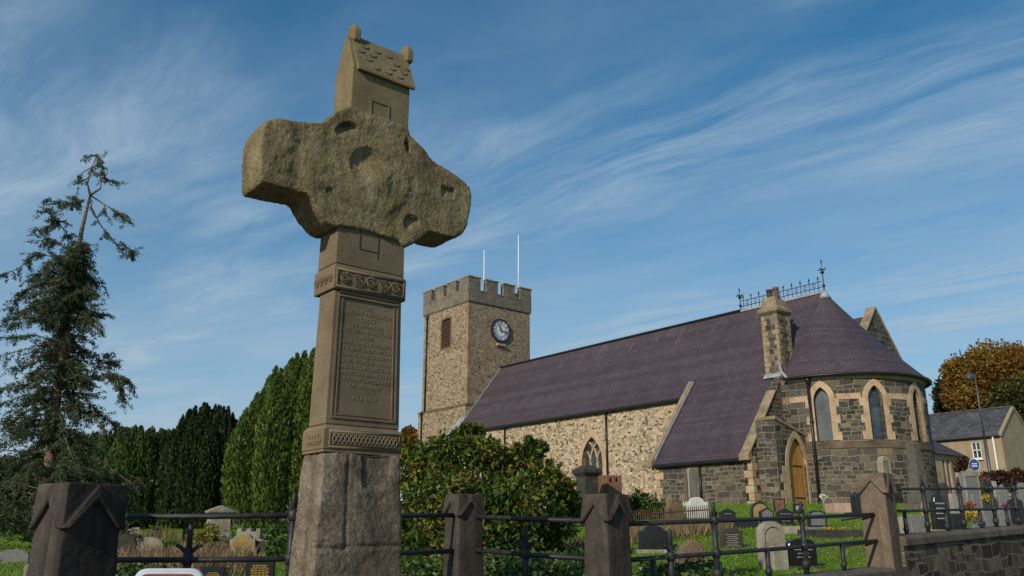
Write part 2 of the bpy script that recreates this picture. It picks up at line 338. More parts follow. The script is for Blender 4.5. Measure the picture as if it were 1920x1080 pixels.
def rubble(name, sc, mortar, cols, dark, mw=.16):
    @mat(name)
    def _(g):
        p = g.coords('UV'); q = jitter(g, jitter(g, p, .16, 3.0), .34, .9)
        q = g.map(q, scale=sc)
        v = g.n('TexVoronoi', {'Vector': q, 'Scale': 1.0, 'Randomness': .95}, feature='F1', voronoi_dimensions='2D')
        e = g.n('TexVoronoi', {'Vector': q, 'Scale': 1.0, 'Randomness': .95}, feature='DISTANCE_TO_EDGE', voronoi_dimensions='2D')
        rc = g.n('SeparateColor', {0: v.outputs['Color']})
        st = g.ramp(rc.outputs[0], cols)
        n = g.noise(p, 7, 6, .7)
        st = g.mix(1, st, g.ramp(n, [(.25, .6), (.75, 1.4)]), 'MULTIPLY')
        big = g.noise(p, .35, 4, .6)
        wid = g.m('ADD', g.m('MULTIPLY', rc.outputs[1], mw), .03)
        mm = g.m('LESS_THAN', e.outputs['Distance'], wid)
        mm = g.m('SUBTRACT', 1.0, g.ramp(g.m('SUBTRACT', e.outputs['Distance'], wid), [(.0, 0), (.05, 1)]))
        mc = g.mix(g.ramp(big, [(.35, 0), (.65, 1)]), mortar, tuple(c * .82 for c in mortar))
        c = g.mix(mm, st, g.mix(1, mc, g.ramp(g.noise(p, 16, 4, .7), [(.3, .8), (.7, 1.15)]), 'MULTIPLY'))
        g.surf(c, .93, g.bump(g.m('ADD', g.m('MULTIPLY', mm, -.5), g.m('MULTIPLY', n, .5)), .7, .05), .2)
rubble('nave_rubble', (5.4, 7.8, 1), (.42, .32, .215), [(0, (.055, .042, .032)), (.08, (.10, .072, .05)), (.18, (.19, .145, .10)), (.34, (.33, .245, .16)), (.52, (.47, .355, .24)), (.78, (.60, .475, .335)), (.90, (.33, .29, .235)), (1, (.17, .155, .125))], 0, .15)
rubble('tower_rubble', (5.2, 7.6, 1), (.30, .225, .145), [(0, (.085, .065, .046)), (.12, (.145, .108, .072)), (.35, (.235, .175, .115)), (.6, (.325, .245, .162)), (.85, (.43, .335, .225)), (1, (.17, .15, .12))], 0, .12)
@mat('slate_purple')
def _(g):
    p = g.coords('UV'); q = jitter(g, p, .012, 4)
    b = g.n('TexBrick', {'Vector': q, 'Color1': (.058, .040, .051, 1), 'Color2': (.077, .055, .067, 1), 'Mortar': (.032, .023, .029, 1), 'Scale': 1.0, 'Mortar Size': .014, 'Brick Width': .28, 'Row Height': .20, 'Mortar Smooth': .3}, offset=.5)
    n = g.noise(g.map(p, scale=(1, .35, 1)), 1.1, 6, .65)
    c = g.mix(1, b.outputs[0], g.ramp(n, [(.3, .84), (.7, 1.16)]), 'MULTIPLY')
    hue = g.noise(p, .25, 3); c = g.mix(g.ramp(hue, [(.4, 0), (.7, .35)]), c, (.070, .062, .066))
    sp = g.ramp(g.noise(g.map(p, scale=(1, 2.2, 1)), 2.6, 3, .5), [(.735, 0), (.76, 1)]); c = g.mix(g.m('MULTIPLY', sp, .55), c, (.17, .15, .16))
    vv = g.n('SeparateXYZ', {0: p}).outputs[1]; top = g.m('ADD', g.m('MULTIPLY', g.m('GREATER_THAN', vv, 32.9), g.ramp(g.m('SUBTRACT', vv, 32.9), [(.2, 0), (1, 1)])), g.m('MULTIPLY', g.m('MULTIPLY', g.m('GREATER_THAN', vv, -2.4), g.m('LESS_THAN', vv, 1)), g.ramp(g.m('ADD', g.m('MULTIPLY', vv, .45), 1.0), [(0, 0), (1, 1)])))
    sk = g.m('MULTIPLY', g.ramp(g.noise(g.map(p, scale=(3.2, .10, 1)), 1.0, 5, .6), [(.52, 0), (.66, 1)]), g.ramp(g.noise(p, .45, 3), [(.42, 0), (.60, 1)])); c = g.mix(g.m('MULTIPLY', g.m('MULTIPLY', sk, top), .40), c, (.17, .15, .16))     # pale lime runs below the ridge
    rowv = g.n('TexWhiteNoise', {'W': g.m('FLOOR', g.m('MULTIPLY', g.n('SeparateXYZ', {0: q}).outputs[1], 5.0))}, noise_dimensions='1D').outputs[0]
    c = g.mix(1, c, g.ramp(rowv, [(0, .84), (1, 1.14)]), 'MULTIPLY')
    g.surf(c, .62, g.bump(g.m('MULTIPLY', b.outputs['Fac'], -1.0), .4, .02), .35)
@mat('slate_grey')
def _(g):
    p = g.coords('UV')
    b = g.n('TexBrick', {'Vector': p, 'Color1': (.055, .055, .062, 1), 'Color2': (.10, .10, .105, 1), 'Mortar': (.02, .02, .024, 1), 'Scale': 1.0, 'Mortar Size': .015, 'Brick Width': .35, 'Row Height': .25}, offset=.5)
    n = g.noise(p, 1.2, 6, .65)
    g.surf(g.mix(1, b.outputs[0], g.ramp(n, [(.3, .6), (.7, 1.4)]), 'MULTIPLY'), .6, g.bump(b.outputs['Fac'], -.4, .02), .3)
@mat('render_cream')
def _(g):
    p = g.coords('UV'); n = g.noise(p, .8, 6, .65); s = g.ramp(g.noise(g.map(p, scale=(2.4, .12, 1)), 1, 5, .6), [(.42, 1), (.75, .72)])
    c = g.mix(1, g.ramp(n, [(.3, (.28, .225, .145)), (.7, (.37, .30, .205))]), s, 'MULTIPLY')
    g.surf(c, .9, g.bump(g.noise(p, 30, 4), .3, .01), .2)
@mat('turf')
def _(g):
    p = g.coords(); n = g.noise(p, .8, 6, .65); n2 = g.noise(p, 14, 5, .7); n3 = g.noise(p, .22, 4)
    c = g.ramp(n, [(.3, (.068, .130, .012)), (.55, (.115, .20, .016)), (.75, (.17, .235, .026))])
    c = g.mix(g.ramp(n3, [(.5, 0), (.66, .6)]), c, (.16, .125, .055))
    c = g.mix(1, c, g.ramp(n2, [(.3, .6), (.7, 1.35)]), 'MULTIPLY')
    g.surf(c, .95, g.bump(n2, .8, .05), .1)
@mat('paving')
def _(g):
    p = g.coords(); n = g.noise(p, 6, 6, .65)
    b = g.n('TexBrick', {'Vector': p, 'Color1': (.12, .115, .105, 1), 'Color2': (.16, .15, .14, 1), 'Mortar': (.06, .058, .05, 1), 'Scale': 1.0, 'Mortar Size': .01, 'Brick Width': .6, 'Row Height': .6})
    g.surf(g.mix(1, b.outputs[0], g.ramp(n, [(.3, .75), (.7, 1.2)]), 'MULTIPLY'), .9, g.bump(n, .3, .01), .2)

# ------------------------------------------------------------------ the ground
FENCE = [(-400, 5.9), (-3.0, 5.95), (-1.35, 6.05), (-.435, 7.3), (.775, 6.65), (4.46, 9.9), (9.22, 14.5), (150, 150.6)]
def fence_y(X):
    for (x0, y0), (x1, y1) in zip(FENCE, FENCE[1:]):
        if x0 <= X <= x1: return y0 + (y1 - y0) * (X - x0) / (x1 - x0)
    return 1e6
def sstep(a, b, x): t = min(1, max(0, (x - a) / (b - a))); return t * t * (3 - 2 * t)
def ground_z(X, Y):
    k = sstep(-5, 5, X)
    zl = 1.0 + (Y - 9) * .0286 if Y < 34 else 1.715 + (Y - 34) * .012
    zr = 1.0 + (Y - 9) * .065 if Y < 36 else 2.755 + (Y - 36) * .02
    z = zl + (zr - zl) * k + .05 * mnoise.noise((X * .35, Y * .35, 0))
    if Y > 90: z += (Y - 90) * .02
    return z * sstep(.12, .34, Y - fence_y(X))
def axis(lo, hi, fine_lo, fine_hi, step):
    v = list(np.arange(fine_lo, fine_hi + 1e-6, step)); s = step
    while v[-1] < hi: s *= 1.35; v.append(v[-1] + s)
    s = step
    while v[0] > lo: s *= 1.35; v.insert(0, v[0] - s)
    return v
xs = axis(-900, 900, -16, 24, .4); ys = axis(-120, 2200, 3, 46, .4)
mb = MB(); grid = [[(x, y, ground_z(x, y)) for x in xs] for y in ys]
vs = [p for row in grid for p in row]; nx = len(xs)
me = bpy.data.meshes.new('ground'); me.from_pydata(vs, [], [(j * nx + i, j * nx + i + 1, (j + 1) * nx + i + 1, (j + 1) * nx + i) for j in range(len(ys) - 1) for i in range(nx - 1)])
for p in me.polygons: p.use_smooth = True
kind(link('ground', me, 'turf'), 'structure')
mb = MB()
for (x0, y0), (x1, y1) in zip(FENCE[1:-1], FENCE[2:-1]): mb.poly([(x0, y0 - .16, .004), (x0, -30, .004), (x1, -30, .004), (x1, y1 - .16, .004)])
mb.poly([(-40, 5.74, .004), (-40, -30, .004), (-3, -30, .004), (-3, 5.79, .004)])
kind(mb.build('pavement', 'paving', merge=False, recalc=False), 'structure')
def ground_hit(x, y, Y0=8.0, Y1=120.0):
    """distance at which the line of sight through (x, y) meets the churchyard"""
    Y = Y0
    while Y < Y1:
        P = at(x, y, Y)
        if Y > fence_y(P[0]) + .4 and P[2] <= ground_z(P[0], Y): return Y
        Y += .05
    return Y1

# ------------------------------------------------------------------ the high cross
CW = V3(-1.0078, 5.2804, 0) - AX * .0                       # axis of the cross, its front faces -AX
def XC(u, w, z): return CW + BX * u + AX * w + UP * z
cross = thing('high_cross', XC(0, 0, 0), 'tall weathered granite Celtic cross topped by a small carved stone shrine house', 'stone cross')
FR, BK = -.15, .06                                         # front and back of the panelled shaft
def cbox(mb, u0, u1, w0, w1, z0, z1, tu=0, tw=0):
    """block with its top inset by tu / tw"""
    lo = [XC(u0, w0, z0), XC(u1, w0, z0), XC(u1, w1, z0), XC(u0, w1, z0)]
    hi = [XC(u0 + tu, w0 + tw, z1), XC(u1 - tu, w0 + tw, z1), XC(u1 - tu, w1 - tw, z1), XC(u0 + tu, w1 - tw, z1)]
    mb.loft([lo, hi])
def rough_obj(name, mb, m, parent, voxel, amp, freq, smooth_it=3, carve=None, bits=None):
    o = mb.build(name, m, None, recalc=True)
    md = o.modifiers.new('r', 'REMESH'); md.mode = 'VOXEL'; md.voxel_size = voxel
    sm = o.modifiers.new('s', 'SMOOTH'); sm.iterations = smooth_it; sm.factor = .5
    dg = bpy.context.evaluated_depsgraph_get(); dg.update(); me = bpy.data.meshes.new_from_object(o.evaluated_get(dg))
    bpy.data.objects.remove(o)
    n = len(me.vertices); co = np.empty(n * 3); me.vertices.foreach_get('co', co); co = co.reshape(-1, 3)
    nr = np.empty(n * 3, dtype=np.float32); me.vertices.foreach_get('normal', nr); nr = nr.reshape(-1, 3)
    dsp = np.zeros(n)
    for i in range(n):
        p = Vector(co[i] * freq); dsp[i] = amp * (mnoise.noise(p) + .5 * mnoise.noise(p * 2.3) + .34 * mnoise.noise(p * 5.1) + .30 * mnoise.noise(p * 11) + .16 * mnoise.noise(p * 19))
    if carve is not None:
        L = co - CW; u = L @ BX; w = L @ AX; z = L[:, 2]; dd = carve(u, w, z, nr @ (-AX))
        co = co + np.outer(dd, AX)
    co = co + nr * dsp[:, None] - WLOC[parent.as_pointer()]
    me.vertices.foreach_set('co', co.ravel()); me.materials.clear()
    for p in me.polygons: p.use_smooth = True
    me.name = name; me.update()
    return link(name, me, m, parent)
# rough lower shaft
mb = MB(); cbox(mb, -.335, .325, FR - .085, BK + .10, 0.0, 1.05, .02, .015); cbox(mb, -.315, .305, FR - .07, BK + .085, .95, 2.055, .052, .045)
def carve_base(u, w, z, f):
    k = (f > .5)
    dd = np.where(k & (u > .0) & (u < .19) & (z > 1.86) & (z < 2.05), .014, 0.0)      # shallow square panel under the collar
    dd += np.where(k, .010 * np.exp(-((u + .10) / .012) ** 2) * (z > 1.5), 0)             # vertical crack
    dd += np.where(k & (np.abs(z - 1.52 - .02 * u) < .012), .008, 0)
    return dd
base = rough_obj('lower_shaft', mb, 'cross_base', cross, .012, .0100, 6.5, 2, carve_base)
mb = MB(); cbox(mb, -.62, .62, -.50, .45, 0, .22, .03, .03); cbox(mb, -.47, .47, -.37, .30, .22, .40, .02, .02)
mb.build('plinth', 'cross_base', cross, bevel=.015)
# collars
mb = MB(); cbox(mb, -.268, .268, FR - .018, BK + .05, 2.056, 2.075, -.0, 0); cbox(mb, -.270, .270, FR - .02, BK + .052, 2.075, 2.195); cbox(mb, -.270, .270, FR - .02, BK + .052, 2.195, 2.222, .02, .02)
lowc = mb.build('lower_collar', 'cross_sandstone', cross, bevel=.004)
mb = MB(); cbox(mb, -.262, .262, FR - .014, BK + .052, 3.062, 3.205); cbox(mb, -.262, .262, FR - .014, BK + .052, 3.205, 3.228, .012, .012)
upc = mb.build('upper_collar', 'cross_sandstone', cross, bevel=.004)
def frame_strip(mb, u0, u1, z0, z1, w, t=.008, b=.016):
    for (a0, a1, c0, c1) in ((u0, u1, z0, z0 + b), (u0, u1, z1 - b, z1), (u0, u0 + b, z0 + b, z1 - b), (u1 - b, u1, z0 + b, z1 - b)):
        cbox(mb, a0, a1, w - t, w + .002, c0, c1)
# running scrolls on the upper collar, knotwork on the lower one
mb = MB(); wf = FR - .016
frame_strip(mb, -.25, .25, 3.072, 3.198, wf, .006, .012)
for k in range(5):
    cu = -.185 + k * .092
    pts = [XC(cu + (.036 - .030 * t / 26) * math.cos(.55 * t + .6), wf - .003, 3.135 + (.036 - .030 * t / 26) * math.sin(.55 * t + .6)) for t in range(27)]
    mb.tube(pts, .0062, 5)
    mb.tube([XC(cu + .03 + .092 * t / 8 - .03, wf - .003, 3.135 + .042 * math.cos(math.pi * t / 8 + (math.pi if k % 2 else 0))) for t in range(9)] if k < 4 else [XC(cu, wf, 3.177), XC(cu + .045, wf, 3.15)], .0055, 5)
def side_scroll(mb, z, r, n, us):
    for k in range(n):
        cw = FR + .035 + k * .062
        mb.tube([XC(us, cw + (r - r * .85 * t / 20) * math.cos(.6 * t), z + (r - r * .85 * t / 20) * math.sin(.6 * t)) for t in range(21)], .006, 5)
side_scroll(mb, 3.135, .03, 4, -.264)
mb.build('running_scroll', 'cross_sandstone', upc, smooth=True)
mb = MB(); wf = FR - .021
frame_strip(mb, -.235, .255, 2.084, 2.190, wf, .005, .012)
for ph in (0, math.pi / 2, math.pi, 1.5 * math.pi):
    mb.tube([XC(-.215 + .45 * t / 60, wf - .003 - .003 * math.cos(2 * (.42 * t + ph)), 2.137 + .034 * math.sin(.42 * t + ph)) for t in range(61)], .006, 5)
for ph in (0, math.pi):
    mb.tube([XC(-.271, FR + .01 + .18 * t / 30, 2.137 + .034 * math.sin(.5 * t + ph)) for t in range(31)], .006, 5)
mb.build('knotwork', 'cross_sandstone', lowc, smooth=True)
# inscribed shaft between the collars
mb = MB(); cbox(mb, -.258, .258, FR - .002, BK + .006, 2.222, 3.062, .014, .008)
shaft = mb.build('inscribed_shaft', 'cross_sandstone', cross, bevel=.006)
mb = MB()
for (a0, b0, a1, b1) in (((-.222), 2.262, -.212, 3.045), (.222, 2.262, .212, 3.045)):
    lo, hi = V3(*XC(a0, FR - .0015, b0)), V3(*XC(a1, FR + .0052, b1))
    sgn = 1 if a0 < 0 else -1
    for off, wd in ((0, .012), (.026 * sgn, .007)):
        mb.ext([lo + BX * (off - wd / 2), lo + BX * (off + wd / 2), hi + BX * (off + wd / 2), hi + BX * (off - wd / 2)], -AX * .0065)
for z, off in ((2.262, 0), (2.284, .007), (3.045, .006), (3.02, .005)): cbox(mb, -.216 + off, .216 - off, FR - .010 + off * .6, FR + .004, z, z + .012)
mb.build('panel_moulding', 'cross_sandstone', shaft)
LINES = ['THE', 'ANCIENT HISTORICAL', 'CROSS', 'OF DROMORE', 'ERECTED AND RESTORED', 'AFTER', 'MANY YEARS OF NEGLECT', 'BY PUBLIC SUBSCRIPTION', 'TO WHICH THE BOARD OF', 'PUBLIC WORKS IN IRELAND', 'WERE CONTRIBUTORS', 'UNDER THE AUSPICES OF', 'THE TOWN COMMISSIONERS', 'OF DROMORE', '', 'A.D. 1887']
def text_mesh(s, size, extrude=.004, width=None):
    cu = bpy.data.curves.new('t', 'FONT'); cu.body = s; cu.size = size; cu.extrude = extrude; cu.align_x = 'CENTER'
    o = bpy.data.objects.new('t', cu); COL.objects.link(o); dg = bpy.context.evaluated_depsgraph_get(); dg.update()
    me = bpy.data.meshes.new_from_object(o.evaluated_get(dg)); bpy.data.objects.remove(o)
    co = np.empty(len(me.vertices) * 3); me.vertices.foreach_get('co', co); co = co.reshape(-1, 3)
    if width and len(co):
        w = co[:, 0].max() - co[:, 0].min()
        if w > width: co[:, 0] *= width / w
    fs = [tuple(p.vertices) for p in me.polygons]; bpy.data.meshes.remove(me); return co, fs
def add_text(mb, s, size, O, ex, ez, en, extrude=.004, width=None):
    if not s: return
    co, fs = text_mesh(s, size, extrude, width); i = len(mb.v)
    mb.v += [tuple(O + ex * c[0] + ez * c[1] + en * c[2]) for c in co]
    for f in fs: mb.f.append(tuple(i + k for k in f)); mb.uv.append(None)
mb = MB(); tilt = V3(*(XC(0, .010, .84) - XC(0, 0, 0))); tilt /= np.linalg.norm(tilt)
for k, s in enumerate(LINES):
    z = 2.958 - k * .0385; add_text(mb, s, .034 if k < 15 else .042, XC(0, FR + .0025 - (3.06 - z) * .010 + .004, z), BX, tilt, -AX, .0028, .37)
mb.build('inscription', 'cross_letter', shaft, merge=False, recalc=False)
# neck blocks under the head
mb = MB(); cbox(mb, -.256, .250, FR - .004, BK + .03, 3.228, 3.50, .004, .003)
neck = mb.build('neck_block', 'cross_sandstone', cross, bevel=.006)
mb = MB()
for u0, u1, z0, z1 in ((-.094, -.088, 3.36, 3.50), (.042, .047, 3.31, 3.50), (-.09, .045, 3.352, 3.357)): cbox(mb, u0, u1, FR - .006, FR - .002, z0, z1)
mb.build('block_joint', 'dark_stone', neck)
# the rough head
HEAD_PX = [(120, 725), (116, 600), (124, 515), (142, 474), (182, 456), (250, 465), (330, 474), (395, 478), (425, 458), (462, 428), (515, 405), (600, 432), (700, 468), (785, 492), (790, 530), (845, 585), (893, 650), (960, 684), (1030, 735), (1060, 772), (1068, 850), (1046, 948), (1022, 984), (995, 997), (940, 986), (880, 968), (845, 992), (805, 1020), (765, 1037), (745, 1012), (620, 975), (490, 945), (455, 948), (415, 922), (375, 872), (348, 822), (330, 797), (225, 772), (160, 755), (128, 748)]
HW0, HW1 = -.175, .125
HP = [onplane(440 + x / 2.4, 30 + y / 2.4, XC(0, HW0, 0), AX) for x, y in HEAD_PX]
mb = MB(); mb.ext(HP, AX * (HW1 - HW0))
def puv(x, y): P = onplane(440 + x / 2.4, 30 + y / 2.4, XC(0, HW0, 0), AX); return float((P - CW) @ BX), float(P[2])
def carve_head(u, w, z, f):
    k = np.clip((f - .25) / .4, 0, 1) * (w < 0); dd = np.zeros_like(u)
    def scoop(x, y, ru, rz, depth, rot=0, sharp=5.0, fade=True):
        nonlocal dd
        cu, cz = puv(x, y); a, b = u - cu, z - cz; c, s = math.cos(rot), math.sin(rot); p, q = (a * c + b * s) / ru, (-a * s + b * c) / rz
        dd += k * depth * np.clip((1 - p * p - q * q) * sharp, 0, 1) * (np.clip(.5 + .62 * q, 0, 1) if fade else 1)
    scoop(606, 680, .150, .145, .050, R(40), 1.3)                 # round dish in the middle
    cu, cz = puv(655, 735); rr = np.hypot(u - cu, z - cz); dd -= k * .034 * np.exp(-(rr / .125) ** 2)     # its worn boss
    rr2 = np.abs(rr - .20); dd -= k * .006 * np.exp(-(rr2 / .035) ** 2)
    scoop(506, 512, .088, .052, .040, R(30), 6); scoop(778, 582, .022, .055, .034, R(8), 4, False); scoop(432, 790, .030, .034, .018, 0, 2); scoop(800, 934, .070, .062, .042, R(28), 6)
    cu, cz = puv(960, 800)
    dd += k * .020 * ((np.abs(u - cu) < .055) & (np.abs(z - cz) < .055)) * np.clip(.5 + (z - cz) / .075, 0, 1)
    dd += k * .012 * np.exp(-((u - puv(340, 0)[0]) / .05) ** 2)
    return dd
rough_obj('cross_head', mb, 'cross_granite', cross, .0086, .0092, 5.0, 15, carve_head)
# little shrine house on top
SH0, SH1 = -.165, .085; sm_ = (SH0 + SH1) / 2
mb = MB(); prof = [(SH0, 4.24), (SH0, 4.628), (sm_ + .03, 4.93), (sm_ - .03, 4.93), (SH1, 4.628), (SH1, 4.24)]
prof = [(SH0, 4.20), (SH1, 4.20), (SH1, 4.64), (sm_ + .018, 4.925), (sm_ - .018, 4.925), (SH0, 4.64)]
mb.ext([XC(-.222, w, z) for w, z in prof], BX * .455)
shr = mb.build('shrine_house', 'shrine_stone', cross, bevel=.006)
mb = MB(); sl = np.array([sm_ - SH0, .29]); 
for sg, wb in ((-1, SH0), (1, SH1)):
    mb.ext([XC(-.19, wb + sg * .030, 4.612), XC(-.19, wb + sg * .030, 4.632), XC(-.19, sm_ + sg * .012, 4.945), XC(-.19, sm_ - sg * .002, 4.925), XC(-.19, wb + sg * .004, 4.615)], BX * .45)
for r_ in range(4):
    for c_ in range(5):
        t = .18 + r_ * .2; w = SH0 - .030 + (sm_ - SH0 + .018) * t; z = 4.632 + .313 * t; u = -.15 + c_ * .094 + (.047 if r_ % 2 else 0)
        if u > .24 or (r_ * 5 + c_ * 3) % 4 == 0: continue
        mb.tube([XC(u + .030 * math.cos(a_), w - .001 - .03 * math.sin(a_) * .46, z - .03 * math.sin(a_)) for a_ in np.linspace(.1, 3.0, 8)], .0075, 4)
roof = mb.build('shrine_roof', 'shrine_stone', shr)
for u in (-.163, .268):
    mb = MB(); mb.ext([XC(u - .030, sm_ + .056, 4.885), XC(u - .030, sm_ - .056, 4.885)] + [XC(u - .030, sm_ - .056 * math.cos(a_), 4.965 + .066 * math.sin(a_)) for a_ in np.linspace(0, math.pi, 9)], BX * .060)
    mb.build('roof_finial', 'shrine_stone', roof, bevel=.012)
mb = MB()
for u0, u1, z0, z1 in ((-.074, -.066, 4.27, 4.43), (.064, .072, 4.27, 4.43), (-.074, .072, 4.422, 4.430)): cbox(mb, u0, u1, SH0 - .006, SH0 + .002, z0, z1)
mb.build('shrine_door', 'shrine_stone', shr)
# ------------------------------------------------------------------ the church
CA = V3(16.2937, 42.0298, 0); ZR = 13.656; SLOPE = (ZR - 5.01) / 6.90; TW = 27.25; RA = 4.10
def CH(t, s, z): return CA + AX * t + BX * s + UP * z
def roofz(s): return ZR - SLOPE * abs(s)
def chpx(x, y, t=None, s=None):                             # where a line of sight meets a church plane t = const or s = const
    P = onplane(x, y, CH(t or 0, s or 0, 0), AX if t is not None else BX); q = P - CA
    return float(q @ AX), float(q @ BX), float(P[2])
GZ = 2.3
church = thing('church', CH(8, 0, GZ), 'long stone church with purple slate roof, square clock tower and rounded end', 'church')
def lancet(c, w, z0, zs, rise, n=7):
    """outline of a pointed opening, half width w, sill z0, springing zs"""
    r = (w * w + rise * rise) / (2 * w); a1 = math.asin(min(1, rise / r)); pts = [(c - w, z0), (c + w, z0)]
    pts += [(c + w - r + r * math.cos(a1 * i / n), zs + r * math.sin(a1 * i / n)) for i in range(n)]
    pts += [(c, zs + rise)]
    pts += [(c - w + r - r * math.cos(a1 * i / n), zs + r * math.sin(a1 * i / n)) for i in range(n - 1, -1, -1)]
    return pts
def holed_wall(mb, outer, holes, fmap, depth=.3, ucuts=()):
    """flat (u, z) wall with real openings and reveals, bent by fmap(u, z, depth)"""
    vs, es = [], []
    def loop(pts):
        i = len(vs); vs.extend(Vector(p) for p in pts); es.extend((i + k, i + (k + 1) % len(pts)) for k in range(len(pts)))
    loop(outer)
    for h in holes: loop(h)
    z0 = min(p[1] for p in outer); z1 = max(p[1] for p in outer)
    for u in ucuts:
        i = len(vs); vs.extend((Vector((u, z0)), Vector((u, z1)))); es.append((i, i + 1))
    V, _, F, *_ = delaunay_2d_cdt(vs, es, [], 1, 1e-5)
    def inside(p, poly):
        c = False
        for i in range(len(poly)):
            (xa, ya), (xb, yb) = poly[i - 1], poly[i]
            if (ya > p[1]) != (yb > p[1]) and p[0] < (xb - xa) * (p[1] - ya) / (yb - ya) + xa: c = not c
        return c
    for f in F:
        q = [V[i] for i in f]; c = (sum(p[0] for p in q) / 3, sum(p[1] for p in q) / 3)
        if any(inside(c, h) for h in holes) or not inside(c, outer): continue
        mb.poly([fmap(p[0], p[1], 0) for p in q], [(p[0], p[1]) for p in q])
    for h in holes:
        for i in range(len(h)):
            (ua, za), (ub, zb) = h[i - 1], h[i]
            mb.poly([fmap(ua, za, 0), fmap(ub, zb, 0), fmap(ub, zb, depth), fmap(ua, za, depth)])
def band(mb, outer, inner, fmap, d0, d1, opened=True):
    """moulding between two outlines with the same number of points, proud from d0 (front) to d1 (back)"""
    n = len(outer); rng = range(1, n) if opened else range(n)
    for i in rng:
        j = (i + 1) % n
        a, b, c, d = outer[i], outer[j], inner[j], inner[i]
        A = [fmap(*p, d0) for p in (a, b, c, d)]; B = [fmap(*p, d1) for p in (a, b, c, d)]
        mb.poly(A); mb.poly([A[0], A[1], B[1], B[0]]); mb.poly([A[3], A[2], B[2], B[3]])
def fill(mb, pts, fmap, d): mb.poly([fmap(*p, d) for p in pts], [tuple(p) for p in pts])
def southmap(s): return lambda u, z, d: CH(u, s + d, z)      # walls that face -BX, u runs along AX
def eastmap(t): return lambda u, z, d: CH(t + d, u, z)       # walls that face -AX, u runs along BX
def drain(name, t, s, z0, z1, r=.055, parent=None):
    mb = MB(); mb.tube([CH(t, s, z0), CH(t, s, z1)], r, 8)
    for z in np.arange(z0 + .6, z1, 1.8): mb.lathe(CH(t, s, z), [(r * 1.35, -.05), (r * 1.35, .05)], 8)
    mb.lathe(CH(t, s, z1), [(r * 1.1, -.25), (r * 2, -.1), (r * 2, .06)], 8)
    mb.build(name, 'gutter_black', parent or church, smooth=True)
# --- nave
NS = -3.95; EZN = roofz(4.07)
w1 = dict(c=13.51, w=.86, z0=3.95, zs=5.55, rise=1.50); w2 = dict(c=18.7, w=.86, z0=3.95, zs=5.60, rise=1.5)
mb = MB(); fm = southmap(NS)
holed_wall(mb, [(6.0, GZ), (TW, GZ), (TW, EZN), (6.0, EZN)], [lancet(**w1), lancet(**w2)], fm, .32)
mb.poly([CH(.4, -NS, GZ), CH(TW, -NS, GZ), CH(TW, -NS, EZN), CH(.4, -NS, EZN)])
mb.poly([CH(TW - .01, NS, GZ), CH(TW - .01, -NS, GZ), CH(TW - .01, -NS, EZN), CH(TW - .01, 0, ZR - .1), CH(TW - .01, NS, EZN)])
mb.build('nave_wall', 'nave_rubble', church, recalc=False)
for w in (w1, w2):
    o = lancet(w['c'], w['w'] + .30, w['z0'], w['zs'], w['rise'] + .46); i = lancet(**w)
    mb = MB(); band(mb, o, i, fm, -.03, .14); mb.box(CH(w['c'], NS - .04, w['z0'] - .09), AX * 1.16, BX * .10, UP * .088)
    win = mb.build('nave_window', 'sandstone', church)
    mb = MB(); fill(mb, i, fm, .26); mb.build('glass', 'glass_dark', win, recalc=False)
    mb = MB(); c, hw, zs, rise = w['c'], w['w'], w['zs'], w['rise']
    def bar(pts, b=.045):
        for p, q in zip(pts, pts[1:]):
            dx, dz = q[0] - p[0], q[1] - p[1]; L = math.hypot(dx, dz) or 1; ox, oz = -dz / L * b, dx / L * b
            mb.ext([fm(p[0] + ox, p[1] + oz, .12), fm(q[0] + ox, q[1] + oz, .12), fm(q[0] - ox, q[1] - oz, .12), fm(p[0] - ox, p[1] - oz, .12)], BX * .13)
    r = (hw * hw + rise * rise) / (2 * hw)
    for k in (-1, 1):
        bar([(c + k * hw / 3, w['z0']), (c + k * hw / 3, zs + .05)])
        arc = []
        for q in range(9):                                   # intersecting tracery: the outer arcs repeated from each mullion
            a_ = math.asin(min(1, rise / r)) * q / 8; x = c + k * hw / 3 - k * (r - r * math.cos(a_)); z = zs + .05 + r * math.sin(a_) * .86; arc.append((x, z))
        bar([p for p in arc if abs(p[0] - c) < hw * .97])
        arc2 = [(c + k * hw / 3 + k * (r - r * math.cos(math.asin(min(1, rise / r)) * q / 8)) * .72, zs + .05 + r * math.sin(math.asin(min(1, rise / r)) * q / 8) * .60) for q in range(9)]
        bar([p for p in arc2 if abs(p[0] - c) < hw * (1 - .9 * max(0, (p[1] - zs)) / rise) + .1][:6])
    bar([(c - hw, 5.05), (c + hw, 5.05)], .02)
    mb.build('tracery', 'sandstone', win)
# --- roofs: nave slope sweeping on down over the vestry
VT0, VT1, VS = .41, 6.05, -6.90
mb = MB(); n1 = UP * -.10
def slope_poly(pts): 
    P = [CH(t, s, roofz(s) + .03) for t, s in pts]; mb.ext(P, UP * -.09)
e = -4.09; e2 = VS - .12
slope_poly([(0, 0), (TW, 0), (TW, e), (VT1, e), (VT1, e2), (VT0, e2), (VT0, e), (0, e)])
slope_poly([(0, .001), (0, -e), (TW, -e), (TW, .001)])
nroof = mb.build('nave_roof', 'slate_purple', church)
mb = MB(); mb.tube([CH(5.1, 0, ZR + .06), CH(TW, 0, ZR + .06)], .10, 6); mb.build('ridge_tiles', 'gutter_black', nroof)
mb = MB()
for t0, t1, s in ((VT1 + .3, TW, e - .05), (VT0 + .25, VT1 - .05, e2 - .05)):
    z = roofz(s) - .03
    mb.ext([CH(t0, s - .08, z + .07), CH(t0, s - .08, z - .05), CH(t0, s - .03, z - .10), CH(t0, s + .09, z - .10), CH(t0, s + .09, z + .05)], AX * (t1 - t0))
mb.build('gutter', 'gutter_black', church)
